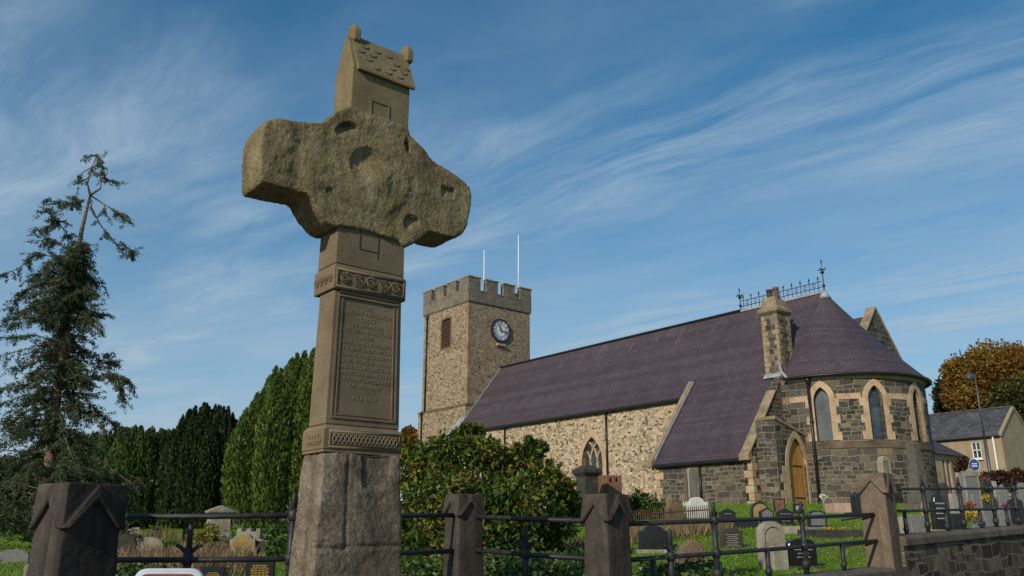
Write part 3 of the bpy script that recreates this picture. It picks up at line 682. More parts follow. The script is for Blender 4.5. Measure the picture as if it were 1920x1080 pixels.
drain('drainpipe', 12.2, NS - .09, 4.4, EZN - .15); drain('drainpipe', 21.65, NS - .09, GZ, EZN - .15); drain('drainpipe', 3.27, VS - .09, GZ, 4.8)
drain('drainpipe', VT1 + .22, NS - .09, GZ, 4.6, .035)
mb = MB(); mb.ext([CH(TW - .04, 0, ZR + .10), CH(TW - .04, 0, ZR - .10), CH(TW - .04, -4.1, roofz(4.1) + .0), CH(TW - .04, -4.1, roofz(4.1) + .16)], AX * -.06)
mb.build('flashing', 'lead', nroof)
mb = MB(); mb.ext([CH(TW + .05, -3.12, roofz(3.12) + .06), CH(TW + .05, -4.35, roofz(4.35) + .04), CH(TW + .95, -4.35, roofz(4.35) + .04), CH(TW + .7, -3.12, roofz(3.12) + .06)], UP * -.07)
mb.build('flashing', 'lead', nroof)
# --- vestry under the catslide
mb = MB()
holed_wall(mb, [(VT0, GZ), (VT1, GZ), (VT1, 5.0), (VT0, 5.0)], [lancet(3.82, .30, 2.9, 4.1, .52)], southmap(VS), .25)
mb.build('vestry_wall', 'squared_rubble', church, recalc=False)
mb = MB(); fill(mb, lancet(3.82, .30, 2.9, 4.1, .52), southmap(VS), .2); mb.build('vestry_window', 'glass_guard', church, recalc=False)
mb = MB(); band(mb, lancet(3.82, .47, 2.75, 4.1, .72), lancet(3.82, .30, 2.9, 4.1, .52), southmap(VS), -.02, .1, False); mb.build('window_surround', 'string_stone', church)
fe = eastmap(VT0); s_top = -3.9
mb = MB(); mb.ext([fe(VS, GZ, 0), fe(s_top, GZ, 0), fe(s_top, roofz(s_top) + .12, 0), fe(VS, roofz(VS) + .12, 0)], AX * .42)
mb.build('vestry_gable', 'squared_rubble', church)
def raked_coping(t0, t1, sa, sb, lift, m='coping_stone', overhang=.05):
    mb = MB(); mb.ext([CH(t0 - overhang, sa, roofz(sa) + lift), CH(t0 - overhang, sb, roofz(sb) + lift), CH(t0 - overhang, sb, roofz(sb) + lift + .14), CH(t0 - overhang, sa, roofz(sa) + lift + .14)], AX * (t1 - t0 + 2 * overhang))
    mb.ext([CH(t0 - overhang, sa - .28, roofz(sa) - .28), CH(t0 - overhang, sa + .02, roofz(sa) - .28), CH(t0 - overhang, sa + .02, roofz(sa) + lift + .145), CH(t0 - overhang, sa - .28, roofz(sa) - .02)], AX * (t1 - t0 + 2 * overhang))
    return mb
raked_coping(VT0, VT0 + .42, VS - .02, -4.62, .12).build('gable_coping', 'coping_stone', church, bevel=.02)
mb = MB(); mb.ext([CH(VT1, VS, GZ), CH(VT1, VS, roofz(VS) + .16), CH(VT1, -3.6, roofz(3.6) + .16), CH(VT1, -3.6, GZ)], AX * .26)
mb.build('vestry_parapet', 'nave_rubble', church)
raked_coping(VT1 + .05, VT1 + .25, VS - .01, -3.62, .16, overhang=.03).build('gable_coping', 'coping_stone', church, bevel=.02)
mb = MB(); mb.ext([CH(VT1 - .02, VS, roofz(VS) + .12), CH(VT1 - .02, -3.6, roofz(3.6) + .12), CH(VT1 - .02, -3.6, roofz(3.6) + .25), CH(VT1 - .02, VS, roofz(VS) + .25)], AX * -.05); mb.build('flashing', 'lead', nroof)
def quoins(mb, fS, fE, uS, uE, z0, z1, h=.33, dS=1, dE=1, proud=.025, ks=1.0):
    """alternating dressed blocks wrapped round a corner; dS, dE give the directions away from it"""
    z = z0; k = 0
    while z < z1 - .05:
        a, b = ((.46 * ks, .26 * ks) if k % 2 else (.26 * ks, .46 * ks)); kj = random.uniform(.85, 1.12); a *= kj; b *= kj; hh = min(h, z1 - z) - .015
        if fS: mb.ext([fS(uS - .02 * dS, z, -proud), fS(uS + a * dS, z, -proud), fS(uS + a * dS, z + hh, -proud), fS(uS - .02 * dS, z + hh, -proud)], (fS(0, 0, .05) - fS(0, 0, 0)))
        if fE: mb.ext([fE(uE - .02 * dE, z, -proud), fE(uE + b * dE, z, -proud), fE(uE + b * dE, z + hh, -proud), fE(uE - .02 * dE, z + hh, -proud)], (fE(0, 0, .05) - fE(0, 0, 0)))
        z += h; k += 1
mb = MB(); quoins(mb, southmap(VS), eastmap(VT0), VT0, VS, GZ, 4.9); mb.build('corner_stones', 'sandstone', church, bevel=.01)
mb = MB(); quoins(mb, southmap(VS), None, VT1, 0, GZ, 4.8, .36, -1); mb.build('corner_stones', 'sandstone', church, bevel=.01)
# --- doorway block between vestry and apse, with a weathered sloping top
DT = -.60; D0, D1 = -6.40, -4.02; fd = eastmap(DT)
dz = lambda s: 6.47 - (s - D0) * .262
door = lancet(-4.90, .70, GZ, 4.50, 1.25)
mb = MB(); holed_wall(mb, [(D0, GZ), (D1, GZ), (D1, dz(D1)), (D0, dz(D0))], [door], fd, .34)
mb.poly([CH(DT, D0, GZ), CH(VT0, D0, GZ), CH(VT0, D0, dz(D0)), CH(DT, D0, dz(D0))])
mb.build('doorway_wall', 'squared_rubble', church, recalc=False)
mb = MB(); mb.ext([CH(DT - .07, D0 - .06, dz(D0)), CH(DT - .07, D1, dz(D1)), CH(DT - .07, D1, dz(D1) + .14), CH(DT - .07, D0 - .06, dz(D0) + .16)], AX * (VT0 - DT + .07))
mb.build('doorway_coping', 'coping_stone', church, bevel=.02)
mb = MB(); band(mb, lancet(-4.90, .93, GZ, 4.50, 1.58), door, fd, -.03, .10); quoins(mb, None, fd, 0, -5.83, GZ, 4.5, .36, 1, -1, .028); quoins(mb, None, fd, 0, -4.07 - .02, GZ, 4.5, .36, 1, 0, .028)
dsur = mb.build('door_surround', 'sandstone', church)
mb = MB(); fill(mb, door, fd, .12); dl = mb.build('door', 'door_oak', church, recalc=False)
for z in (3.1, 4.5): mb = MB(); mb.box(CH(DT + .112, -4.75, z), AX * .008, BX * .36, UP * .03); mb.build('hinge', 'iron', dl)
mb = MB(); mb.tube([CH(DT + .09, -5.38, 3.55), CH(DT + .09, -5.38, 3.70)], .02, 6); mb.build('handle', 'iron', dl)
# --- apse
fa = lambda u, z, d: CH(-(RA - d) * math.sin(u / RA), -(RA - d) * math.cos(u / RA), z)
U0, U1 = 0.0, math.pi * RA; EZA = 8.62
wins = [R(21) * RA, R(54) * RA, R(88) * RA]
holes = [lancet(u, .345, 5.62, 7.45, .62) for u in wins]
mb = MB(); holed_wall(mb, [(U0, GZ), (U1, GZ), (U1, EZA), (U0, EZA)], holes, fa, .30, list(np.linspace(U0, U1, 42)[1:-1]))
mb.poly([CH(0, -RA, GZ), CH(VT0 + .5, -RA, GZ), CH(VT0 + .5, -RA, EZA), CH(0, -RA, EZA)])
mb.build('apse_wall', 'squared_rubble', church, recalc=False)
for u, h in zip(wins, holes):
    o = lancet(u, .60, 5.62, 7.45, .93); mb = MB(); band(mb, o, h, fa, -.03, .12)
    for k in range(5):
        for sg in (-1, 1):
            if k % 2 == 0: z = 5.62 + k * .38; mb.ext([fa(u + sg * .595, z, -.024), fa(u + sg * .74, z, -.024), fa(u + sg * .74, z + .36, -.024), fa(u + sg * .595, z + .36, -.024)], fa(u, z, .03) - fa(u, z, 0))
    w = mb.build('apse_window', 'sandstone', church)
    mb = MB(); fill(mb, h, fa, .24); mb.build('glass', 'glass_guard' if u < 2 else 'glass_dark', w, recalc=False)
    for z, hz, dd in ((6.92, .04, .02), (6.2, .015, .01), (6.5, .015, .01), (7.3, .015, .01)):
        mb = MB(); mb.ext([fa(u - .34, z, .235), fa(u + .34, z, .235), fa(u + .34, z + hz, .235), fa(u - .34, z + hz, .235)], fa(u, 0, -dd) - fa(u, 0, 0)); mb.build('saddle_bar', 'window_lead', w)
def ring_band(z0, z1, proud, m, name, gaps=(), n=72):
    mb = MB()
    for i in range(n):
        ua, ub = U0 + (U1 - U0) * i / n, U0 + (U1 - U0) * (i + 1) / n
        if any(abs((ua + ub) / 2 - q) < .60 for q in gaps):
            if mb.f: mb.build(name, m, church); mb = MB()
            continue
        A = [fa(ua, z0, -proud), fa(ub, z0, -proud), fa(ub, z1, -proud), fa(ua, z1, -proud)]; B = [fa(ua, z0, .02), fa(ub, z0, .02), fa(ub, z1, .02), fa(ua, z1, .02)]
        mb.poly(A); mb.poly([A[0], A[1], B[1], B[0]]); mb.poly([A[3], A[2], B[2], B[3]]); mb.poly([A[0], A[3], B[3], B[0]]); mb.poly([A[1], A[2], B[2], B[1]])
    if mb.f: mb.build(name, m, church)
ring_band(7.46, 7.72, .018, 'sandstone', 'impost_band', wins); ring_band(8.40, EZA, .02, 'sandstone', 'eaves_band'); ring_band(5.26, 5.50, .045, 'string_stone', 'string_course'); ring_band(5.50, 5.56, .025, 'string_stone', 'string_course')
mb = MB(); RE = 4.34; NA = 56; NRR = 10; prof = [(RE * k / NRR, ZR + .03 - (ZR - 8.60) * k / NRR) for k in range(NRR + 1)]
def ca(r, ph, z): return CH(-r * math.sin(ph), -r * math.cos(ph), z - .20 * abs(math.sin(ph)) ** 1.5 * math.sin(math.pi * min(1, r / RE)) * (0 < r < RE - .01))
sl = [0]
for (r0, z0), (r1, z1) in zip(prof, prof[1:]): sl.append(sl[-1] + math.hypot(r1 - r0, z1 - z0))
for i in range(NA):
    pa, pb = math.pi * i / NA, math.pi * (i + 1) / NA
    for k in range(NRR):
        (r0, z0), (r1, z1) = prof[k], prof[k + 1]; ua, ub = pa * 3.0, pb * 3.0
        if k == 0: mb.poly([ca(0, 0, z0), ca(r1, pa, z1), ca(r1, pb, z1)], [((ua + ub) / 2, -sl[0]), (ua, -sl[1]), (ub, -sl[1])])
        else: mb.poly([ca(r0, pa, z0), ca(r1, pa, z1), ca(r1, pb, z1), ca(r0, pb, z0)], [(ua, -sl[k]), (ua, -sl[k + 1]), (ub, -sl[k + 1]), (ub, -sl[k])])
    mb.poly([ca(RE, pa, 8.60), ca(RE, pb, 8.60), ca(RA - .1, pb, 8.60), ca(RA - .1, pa, 8.60)])
aroof = mb.build('apse_roof', 'slate_purple', church, recalc=False, smooth=False)
mb = MB(); mb.tube([ca(RE + .05, p_, 8.58) for p_ in np.linspace(-.02, math.pi, 60)], .065, 6); mb.build('gutter', 'gutter_black', aroof, smooth=True)
mb = MB(); mb.lathe(CH(0, 0, ZR), [(.34, -.36), (.20, -.10), (.07, .10)], 14); mb.build('lead_cap', 'lead', aroof, smooth=True)
drain('drainpipe', -1.02, -4.08, GZ, 8.5, .07)
mb = MB(); mb.tube([CH(.30, -4.30, 9.55), CH(.25, -4.15, 9.0), CH(-.1, -4.28, 8.62)], .07, 5); mb.build('flashing', 'lead', aroof)
# --- cresting along the ridge
mb = MB(); T1 = 5.15
for z in (ZR + .10, ZR + .30, ZR + .62): mb.tube([CH(.1, 0, z), CH(T1, 0, z)], .022, 5)
for k in range(19):
    t = .28 + k * (T1 - .45) / 18; big = k % 2 == 0
    mb.tube([CH(t, 0, ZR), CH(t, 0, ZR + (.86 if big else .62))], .022 if big else .014, 5)
    if big: mb.lathe(CH(t, 0, ZR + .80), [(.0, -.10), (.055, 0), (.0, .16)], 6)
    else:
        mb.tube([CH(t + .11 * math.cos(a_), 0, ZR + .46 + .11 * math.sin(a_)) for a_ in np.linspace(0, 6.28, 11)], .014, 4)
mb.build('ridge_cresting', 'cresting_iron', church)
mb = MB(); mb.box(CH(T1 / 2, 0, ZR + .03), AX * (T1 / 2), BX * .11, UP * .06); mb.build('ridge_flashing', 'lead', nroof)
for t, h in ((T1 + .05, 1.35), (-.02, 1.75)):
    mb = MB(); mb.tube([CH(t, 0, ZR), CH(t, 0, ZR + h)], [.045, .018], 6); mb.lathe(CH(t, 0, ZR + .35), [(.05, -.08), (.10, 0), (.05, .08)], 8); mb.lathe(CH(t, 0, ZR + h * .62), [(.03, -.10), (.12, 0), (.03, .10)], 8)
    for dv in (AX, BX): mb.tube([CH(t, 0, ZR + h * .72) - dv * .24, CH(t, 0, ZR + h * .70), CH(t, 0, ZR + h * .72) + dv * .24], .028, 5)
    mb.lathe(CH(t, 0, ZR + h - .08), [(.02, -.08), (.05, 0), (.004, .16)], 6); mb.build('roof_finial', 'cresting_iron', church)
# --- chimney on the vestry gable
mb = MB(); c0, c1, k0, k1 = VT0 - .01, 1.30, -3.90, -2.82
mb.ext([CH(c0, k0, 7.9), CH(c0, k1, 7.9), CH(c1, k1, 7.9), CH(c1, k0, 7.9)], UP * 4.25)
chm = mb.build('chimney', 'squared_rubble', church)
mb = MB(); fcS, fcE = southmap(k0), eastmap(c0)
quoins(mb, fcS, fcE, c0, k0, 8.6, 12.0, .26, 1, 1, .012, .72); mb.build('corner_stones', 'chimney_stone', chm, bevel=.01)
mb = MB(); quoins(mb, fcS, None, c1, 0, 8.6, 12.0, .26, -1, 1, .012, .72); mb.build('corner_stones', 'chimney_stone', chm, bevel=.01)
mb = MB(); quoins(mb, None, fcE, 0, k1, 8.6, 12.0, .26, 1, -1, .012, .72); mb.build('corner_stones', 'chimney_stone', chm, bevel=.01)
mb = MB(); mm = (c0 + c1) / 2; kk = (k0 + k1) / 2
def rect(a, b, z): return [CH(mm - a, kk - b, z), CH(mm - a, kk + b, z), CH(mm + a, kk + b, z), CH(mm + a, kk - b, z)]
mb.loft([rect(.46, .55, 12.02), rect(.58, .67, 12.12), rect(.58, .67, 12.26), rect(.46, .54, 12.40), rect(.40, .46, 12.72), rect(.22, .30, 12.95)])
mb.build('chimney_cap', 'coping_stone', chm, bevel=.02)
for q in (-.22, .22):
    mb = MB(); mb.lathe(CH(mm - q, kk - q * .3, 12.86), [(.15, 0), (.13, .42), (.16, .44), (.16, .56), (.11, .56), (.11, .3)], 10); mb.build('chimney_pot', 'terracotta' if q > 0 else 'dark_stone', chm, smooth=False)
mb = MB(); mb.ext([CH(c1 + .10, k0 - .10, roofz(k0) + .06), CH(c0 + .05, k0 - .10, roofz(k0) + .06), CH(c0 + .05, k0 - .03, roofz(k0) + .25), CH(c1 + .10, k0 - .03, roofz(k0) + .25)], BX * .05); mb.build('flashing', 'lead', chm)
# --- aisle behind the apse, with its coped gable
GT = 0.4; gs, gz = chpx(1640, 576, t=GT)[1:]; es_, ez_ = chpx(1680, 655, t=GT)[1:]; sp = (gz - ez_) / (es_ - gs); hwid = 3.4
mb = MB(); mb.ext([CH(GT, gs - hwid, GZ), CH(GT, gs + hwid, GZ), CH(GT, gs + hwid, gz - sp * hwid - .1), CH(GT, gs, gz - .1), CH(GT, gs - hwid, gz - sp * hwid - .1)], AX * .45)
mb.build('aisle_gable', 'squared_rubble', church)
mb = MB()
for sg in (-1, 1): mb.ext([CH(GT - .06, gs, gz - .12), CH(GT - .06, gs, gz + .06), CH(GT - .06, gs + sg * hwid, gz + .06 - sp * hwid), CH(GT - .06, gs + sg * hwid, gz - .12 - sp * hwid)], AX * .57)
mb.build('gable_coping', 'coping_stone', church, bevel=.02)
mb = MB()
for sg in (-1, 1): mb.ext([CH(GT + .45, gs, gz - .42), CH(TW - 2, gs, gz - .42), CH(TW - 2, gs + sg * (hwid + .2), gz - .42 - sp * (hwid + .2)), CH(GT + .45, gs + sg * (hwid + .2), gz - .42 - sp * (hwid + .2))], UP * -.1)
mb.build('aisle_roof', 'slate_purple', church)
mb = MB(); mb.ext([CH(GT + .45, gs - hwid, GZ), CH(GT + .45, gs + hwid, GZ), CH(GT + .45, gs + hwid, gz - sp * hwid - .5), CH(GT + .45, gs - hwid, gz - sp * hwid - .5)], AX * (TW - 3)); mb.build('aisle_wall', 'nave_rubble', church)
# --- low north porch with paired lancets
PT = 1.2; ps0, ps1 = 4.02, chpx(1808, 860, t=PT)[1]; pz0, pz1 = chpx(1765, 830, t=PT)[2], chpx(1808, 857, t=PT)[2]
px_ = [chpx(x, 880, t=PT)[1] for x in (1771, 1779, 1789, 1797)]
fp = eastmap(PT); pl_ = [lancet(q, .22, 3.2, pz1 - .72, .46) for q in px_]
mb = MB(); holed_wall(mb, [(ps0, GZ), (ps1 - .2, GZ), (ps1 - .2, pz1), (ps0, pz1)], pl_, fp, .09)
mb.poly([CH(PT, ps1 - .2, GZ), CH(PT + 4, ps1 - .2, GZ), CH(PT + 4, ps1 - .2, pz1), CH(PT, ps1 - .2, pz1)])
porch = mb.build('north_porch', 'sandstone', church, recalc=False)
mb = MB()
for h in pl_: fill(mb, h, fp, .07)
mb.build('glass', 'glass_dark', porch, recalc=False)
mb = MB(); el, er, tl, tr = CH(PT - .25, ps0 - .5, pz1 - .02), CH(PT - .25, ps1 + .1, pz1 - .02), CH(PT + 1.9, ps0 - .5, pz1 + 1.55), CH(PT + 1.9, ps1 - 1.7, pz1 + 1.55); bl, br = CH(PT + 4.1, ps0 - .5, pz1 - .02), CH(PT + 4.1, ps1 + .1, pz1 - .02)
mb.poly([el, er, tr, tl]); mb.poly([er, br, tr]); mb.poly([br, bl, tl, tr]); mb.poly([el, tl, bl]); mb.poly([el, bl, br, er])
prf = mb.build('porch_roof', 'slate_purple', porch)
# --- tower
TT = TW + 6.06; S0, S1 = -3.09, 2.98; LZ = 10.62; CZ = 18.42
lou = lancet((29.42 + 30.9) / 2, .60, 15.35, 17.35, .30)
mb = MB(); holed_wall(mb, [(TW, LZ), (TT, LZ), (TT, CZ), (TW, CZ)], [lou], southmap(S0), .3)
mb.poly([CH(TW, S0, LZ), CH(TW, S1, LZ), CH(TW, S1, CZ), CH(TW, S0, CZ)]); mb.poly([CH(TT, S0, LZ), CH(TT, S1, LZ), CH(TT, S1, CZ), CH(TT, S0, CZ)]); mb.poly([CH(TW, S1, LZ), CH(TT, S1, LZ), CH(TT, S1, CZ), CH(TW, S1, CZ)])
tower = mb.build('tower', 'tower_rubble', church, recalc=False)
mb = MB(); mb.ext([CH(TW + .0, S0 - .13, GZ), CH(TT + .25, S0 - .13, GZ), CH(TT + .25, S1 + .13, GZ), CH(TW, S1 + .13, GZ)], UP * (LZ - .10 - GZ)); mb.build('lower_stage', 'tower_rubble', tower)
mb = MB(); mb.loft([[CH(TW - .0, S0 - .17, LZ - .1), CH(TT + .3, S0 - .17, LZ - .1), CH(TT + .3, S1 + .17, LZ - .1), CH(TW, S1 + .17, LZ - .1)], [CH(TW, S0 - .17, LZ), CH(TT + .3, S0 - .17, LZ), CH(TT + .3, S1 + .17, LZ), CH(TW, S1 + .17, LZ)], [CH(TW, S0 - .01, LZ + .12), CH(TT + .01, S0 - .01, LZ + .12), CH(TT + .01, S1 + .01, LZ + .12), CH(TW, S1 + .01, LZ + .12)]]); mb.build('string_course', 'string_stone', tower)
mb = MB(); quoins(mb, southmap(S0), eastmap(TW), TW, S0, LZ + .2, CZ, .42, 1, 1, .012); mb.build('corner_stones', 'coping_stone', tower, bevel=.015)
mb = MB(); band(mb, lancet(30.16, .74, 15.2, 17.35, .46), lou, southmap(S0), -.02, .1, False); louw = mb.build('louvre_window', 'brown_stone', tower)
mb = MB()
for k in range(14):
    z = 15.36 + k * .16
    if z < 17.5: mb.ext([CH(29.57, S0 + .06, z), CH(29.57, S0 + .20, z + .14), CH(29.57, S0 + .22, z + .12), CH(29.57, S0 + .08, z - .02)], AX * 1.18)
mb.ext([CH(29.56, S0 + .24, 15.35), CH(30.76, S0 + .24, 15.35), CH(30.76, S0 + .24, 17.66), CH(29.56, S0 + .24, 17.66)], BX * .03); mb.build('louvre', 'louvre_wood', louw)
drain('drainpipe', TT - .55, S0 - .09, LZ, CZ - .1, .06, tower); drain('drainpipe', TT - .35, S0 - .22, GZ, LZ, .06, tower)
# parapet: four walls with merlons
o_ = .10; A0, A1, B0, B1 = TW - o_, TT + o_, S0 - o_, S1 + o_; PB = 19.40; PT_ = 20.40; th_ = .38
mb = MB()
mb.loft([[CH(A0 + .1, B0 + .1, CZ - .02), CH(A1 - .1, B0 + .1, CZ - .02), CH(A1 - .1, B1 - .1, CZ - .02), CH(A0 + .1, B1 - .1, CZ - .02)], [CH(A0, B0, CZ + .10), CH(A1, B0, CZ + .10), CH(A1, B1, CZ + .10), CH(A0, B1, CZ + .10)], [CH(A0, B0, PB), CH(A1, B0, PB), CH(A1, B1, PB), CH(A0, B1, PB)]])
par = mb.build('parapet', 'parapet_stone', tower, bevel=.01)
cap = MB(); L = A1 - A0; mw = L * .185; gp = (L - 4 * mw) / 3
def merlon(a0, a1, b0, b1):
    mb = MB(); mb.ext([CH(a0, b0, PB), CH(a1, b0, PB), CH(a1, b1, PB), CH(a0, b1, PB)], UP * (PT_ - PB)); m_ = mb.build('merlon', 'parapet_stone', par, bevel=.02)
    cap.ext([CH(a0 - .05, b0 - .05, PT_), CH(a1 + .05, b0 - .05, PT_), CH(a1 + .05, b1 + .05, PT_), CH(a0 - .05, b1 + .05, PT_)], UP * .12)
for k in range(4):
    a0 = A0 + k * (mw + gp); b0 = B0 + k * (mw + gp)
    for bb in (B0, B1 - th_): merlon(a0, a0 + mw, bb, bb + th_)
    if k in (1, 2):
        for aa in (A0, A1 - th_): merlon(aa, aa + th_, b0, b0 + mw)
    if k < 3:
        for bb in (B0, B1 - th_): cap.ext([CH(a0 + mw, bb - .04, PB), CH(a0 + mw + gp, bb - .04, PB), CH(a0 + mw + gp, bb + th_ + .04, PB), CH(a0 + mw, bb + th_ + .04, PB)], UP * .09)
        for aa in (A0, A1 - th_): cap.ext([CH(aa - .04, b0 + mw, PB), CH(aa - .04, b0 + mw + gp, PB), CH(aa + th_ + .04, b0 + mw + gp, PB), CH(aa + th_ + .04, b0 + mw, PB)], UP * .09)
for aa in (A0, A1 - th_):
    for b0, b1 in ((B0 + th_, B0 + mw), (B1 - mw, B1 - th_)): merlon(aa, aa + th_, b0, b1)
cap.build('coping', 'chimney_stone', par, bevel=.015)
# clock
KC = CH(TW - .02, -.02, 16.62); KR = .86
def kp(r, a_, d): return KC + BX * (r * math.sin(a_)) + UP * (r * math.cos(a_)) - AX * d
mb = MB(); ring = [kp(KR, 2 * math.pi * i / 40, .02) for i in range(40)]; mb.ext(ring, -AX * .05); clock = mb.build('clock', 'clock_face', tower)
mb = MB()
for i in range(40):
    a0, a1 = 2 * math.pi * i / 40, 2 * math.pi * (i + 1) / 40
    q = [(KR * .94, .02), (KR * .94, .11), (KR * 1.07, .11), (KR * 1.10, .02)]
    for (r0, d0), (r1, d1) in zip(q, q[1:]): mb.poly([kp(r0, a0, d0), kp(r0, a1, d0), kp(r1, a1, d1), kp(r1, a0, d1)])
mb.build('clock_rim', 'clock_black', clock, smooth=False)
mb = MB()
for i, s in enumerate(['XII', 'I', 'II', 'III', 'IIII', 'V', 'VI', 'VII', 'VIII', 'IX', 'X', 'XI']):
    a_ = 2 * math.pi * i / 12; ex = BX * math.cos(a_) - UP * math.sin(a_); ez = BX * math.sin(a_) + UP * math.cos(a_)
    add_text(mb, s, .30, kp(KR * .62, a_, .075), ex, ez, -AX, .006, .30)
def kring(r0, r1, d):
    for i in range(40): a0, a1 = 2 * math.pi * i / 40, 2 * math.pi * (i + 1) / 40; mb.poly([kp(r0, a0, d), kp(r0, a1, d), kp(r1, a1, d), kp(r1, a0, d)])
kring(KR * .54, KR * .575, .078); kring(KR * .885, KR * .91, .078)
mb.build('clock_numeral', 'clock_black', clock, merge=False, recalc=False)
for a_, l, w in ((R(338), .50, .055), (R(102), .72, .042)):
    mb = MB(); dv = kp(1, a_, 0) - KC; dp = kp(1, a_ + math.pi / 2, 0) - KC; c_ = KC - AX * .09
    mb.ext([c_ - dv * .15 + dp * w * .6, c_ - dv * .15 - dp * w * .6, c_ + dv * l * .75 - dp * w, c_ + dv * l, c_ + dv * l * .75 + dp * w], -AX * .015); mb.build('clock_hand', 'clock_black', clock)
mb = MB(); mb.box(CH(TW - .10, -.02, 15.47), BX * .42, AX * .10, UP * .09); mb.build('clock_ledge', 'pink_stone', tower, bevel=.02)
# flagpoles standing on the tower roof
for (x, yt, t, lab) in ((908, 468, TW + 4.6, 'shorter white flagpole standing at the back of the church tower'), (972, 440, TW + 1.0, 'taller white flagpole near the right corner of the church tower')):
    r_ = ray(x, yt); q = onplane(x, yt, CH(t, 0, 0), AX); s = float((q - CA) @ BX); zt = q[2]
    f = thing('flagpole', CH(t, s, PB - .2), lab, 'flagpole', 'flagpoles on the tower'); mb = MB(); mb.tube([CH(t, s, PB - .2), CH(t, s, zt)], [.06, .038], 8); mb.build('pole', 'white_paint', f, smooth=True)
    mb = MB(); mb.lathe(CH(t, s, zt), [(.02, 0), (.09, .06), (.02, .14)], 8); mb.build('finial', 'lead', f, smooth=True)
# ------------------------------------------------------------------ the rendered house beyond
HC = at(1876, 813, 54); HEZ = float(HC[2])
def HO(t, s, z): return V3(HC[0], HC[1], 0) + AX * t + BX * s + UP * z
house = thing('house', HO(4, 3, 2.5), 'cream rendered house with grey slate roof and white window behind the church', 'house')
hr = HEZ + 1.85; hh = 2.55
mb = MB(); hs = lambda u, z, d: HO(u, d, z); wz = (1.28, 1.98, 6.05 - .0, 7.30)
wp = [onplane(x, y, HC, BX) for x, y in ((1820, 829), (1842, 859))]; wt = [float((p - HC) @ AX) for p in wp]; wq = [(wt[1], wp[1][2]), (wt[0], wp[1][2]), (wt[0], wp[0][2]), (wt[1], wp[0][2])]
holed_wall(mb, [(0, 2), (12, 2), (12, HEZ), (0, HEZ)], [wq], hs, .15)
mb.poly([HO(0, 0, 2), HO(0, 2 * hh, 2), HO(0, 2 * hh, HEZ), HO(0, hh, hr), HO(0, 0, HEZ)]); mb.poly([HO(12, 0, 2), HO(12, 2 * hh, 2), HO(12, 2 * hh, HEZ), HO(12, hh, hr), HO(12, 0, HEZ)]); mb.poly([HO(0, 2 * hh, 2), HO(12, 2 * hh, 2), HO(12, 2 * hh, HEZ), HO(0, 2 * hh, HEZ)])
mb.build('wall', 'render_cream', house, recalc=False)
mb = MB(); k_ = (hr - HEZ) / hh
for sg in (-1, 1): mb.ext([HO(.04, hh, hr + .06), HO(12.2, hh, hr + .06), HO(12.2, hh + sg * (hh + .2), HEZ - .2 * k_ + .06), HO(.04, hh + sg * (hh + .2), HEZ - .2 * k_ + .06)], UP * -.1)
hrf = mb.build('roof', 'slate_grey', house)
mb = MB(); mb.tube([HO(-.02, hh, hr + .10), HO(12.2, hh, hr + .10)], .10, 6); mb.build('ridge_tiles', 'slate_grey', hrf)
mb = MB(); mb.tube([HO(.02, -.22, HEZ - .1), HO(12, -.22, HEZ - .1)], .07, 6); mb.build('gutter', 'lamp_grey', hrf)
mb = MB()
for sg in (-1, 1): mb.ext([HO(-.10, hh, hr - .04), HO(-.10, hh, hr + .12), HO(-.10, hh + sg * (hh + .15), HEZ), HO(-.10, hh + sg * (hh + .15), HEZ - .15)], AX * .2)
mb.build('verge', 'render_cream', hrf)
mb = MB(); (a0, z0), (a1, _), (_, z1), _ = wq; fw = .055
for b in ((a0, a1, z0, z0 + fw), (a0, a1, z1 - fw, z1), (a0, a0 + fw, z0, z1), (a1 - fw, a1, z0, z1), ((a0 + a1) / 2 - .025, (a0 + a1) / 2 + .025, z0, z1), (a0, a1, (z0 + z1) / 2 - .025, (z0 + z1) / 2 + .025)):
    mb.ext([HO(b[0], .04, b[2]), HO(b[1], .04, b[2]), HO(b[1], .04, b[3]), HO(b[0], .04, b[3])], BX * .06)
hw_ = mb.build('window', 'white_paint', house); mb = MB(); fill(mb, wq, hs, .12); mb.build('pane', 'glass_dark', hw_, recalc=False)
mb = MB(); mb.box(HO((a0 + a1) / 2, -.05, z0 - .06), AX * ((a1 - a0) / 2 + .08), BX * .1, UP * .05); mb.build('sill', 'white_paint', hw_)
mb = MB(); mb.tube([HO(.45, -.15, HEZ - .15), HO(.45, -.15, 2.2)], .06, 6); mb.build('drainpipe', 'white_paint', house)
# street lamp and round blue sign beside it
lb = at(1858, 890, 46); lt = at(1831, 703, 46); lx, ly = float(lb[0]), float(lb[1]); lz = float(at(1845, 703, 46)[2])
lx = float(at(1852, 860, 46)[0])
lamp = thing('street_lamp', (lx, ly, 2.6), 'tall grey street lamp in front of the cream house', 'street lamp')
mb = MB(); mb.tube([(lx, ly, 2.6), (lx, ly, 2.6 + (lz - 2.6) * .52)], [.10, .085], 8); mb.tube([(lx, ly, 2.6 + (lz - 2.6) * .52), (lx, ly, lz)], [.055, .045], 8); mb.build('pole', 'lamp_grey', lamp, smooth=True)
mb = MB(); mb.tube([(lx, ly, lz), (lx - .10, ly, lz + .05), (lx - .2, ly - .05, lz + .02)], .04, 6); mb.build('arm', 'lamp_grey', lamp)
mb = MB(); mb.lathe((lx - .34, ly - .05, lz - .35), [(.10, 0), (.22, .12), (.24, .30), (.12, .42), (.04, .50)], 10); mb.build('lantern', 'lamp_grey', lamp)
sb = at(1827, 872, 42); sgn = thing('road_sign', (sb[0], sb[1], 2.7), 'round blue road sign with white marks on a post by the house', 'road sign')
mb = MB(); mb.tube([(sb[0], sb[1] + .05, 2.7), (sb[0], sb[1] + .05, sb[2] + .3)], .035, 6); mb.build('post', 'lamp_grey', sgn)
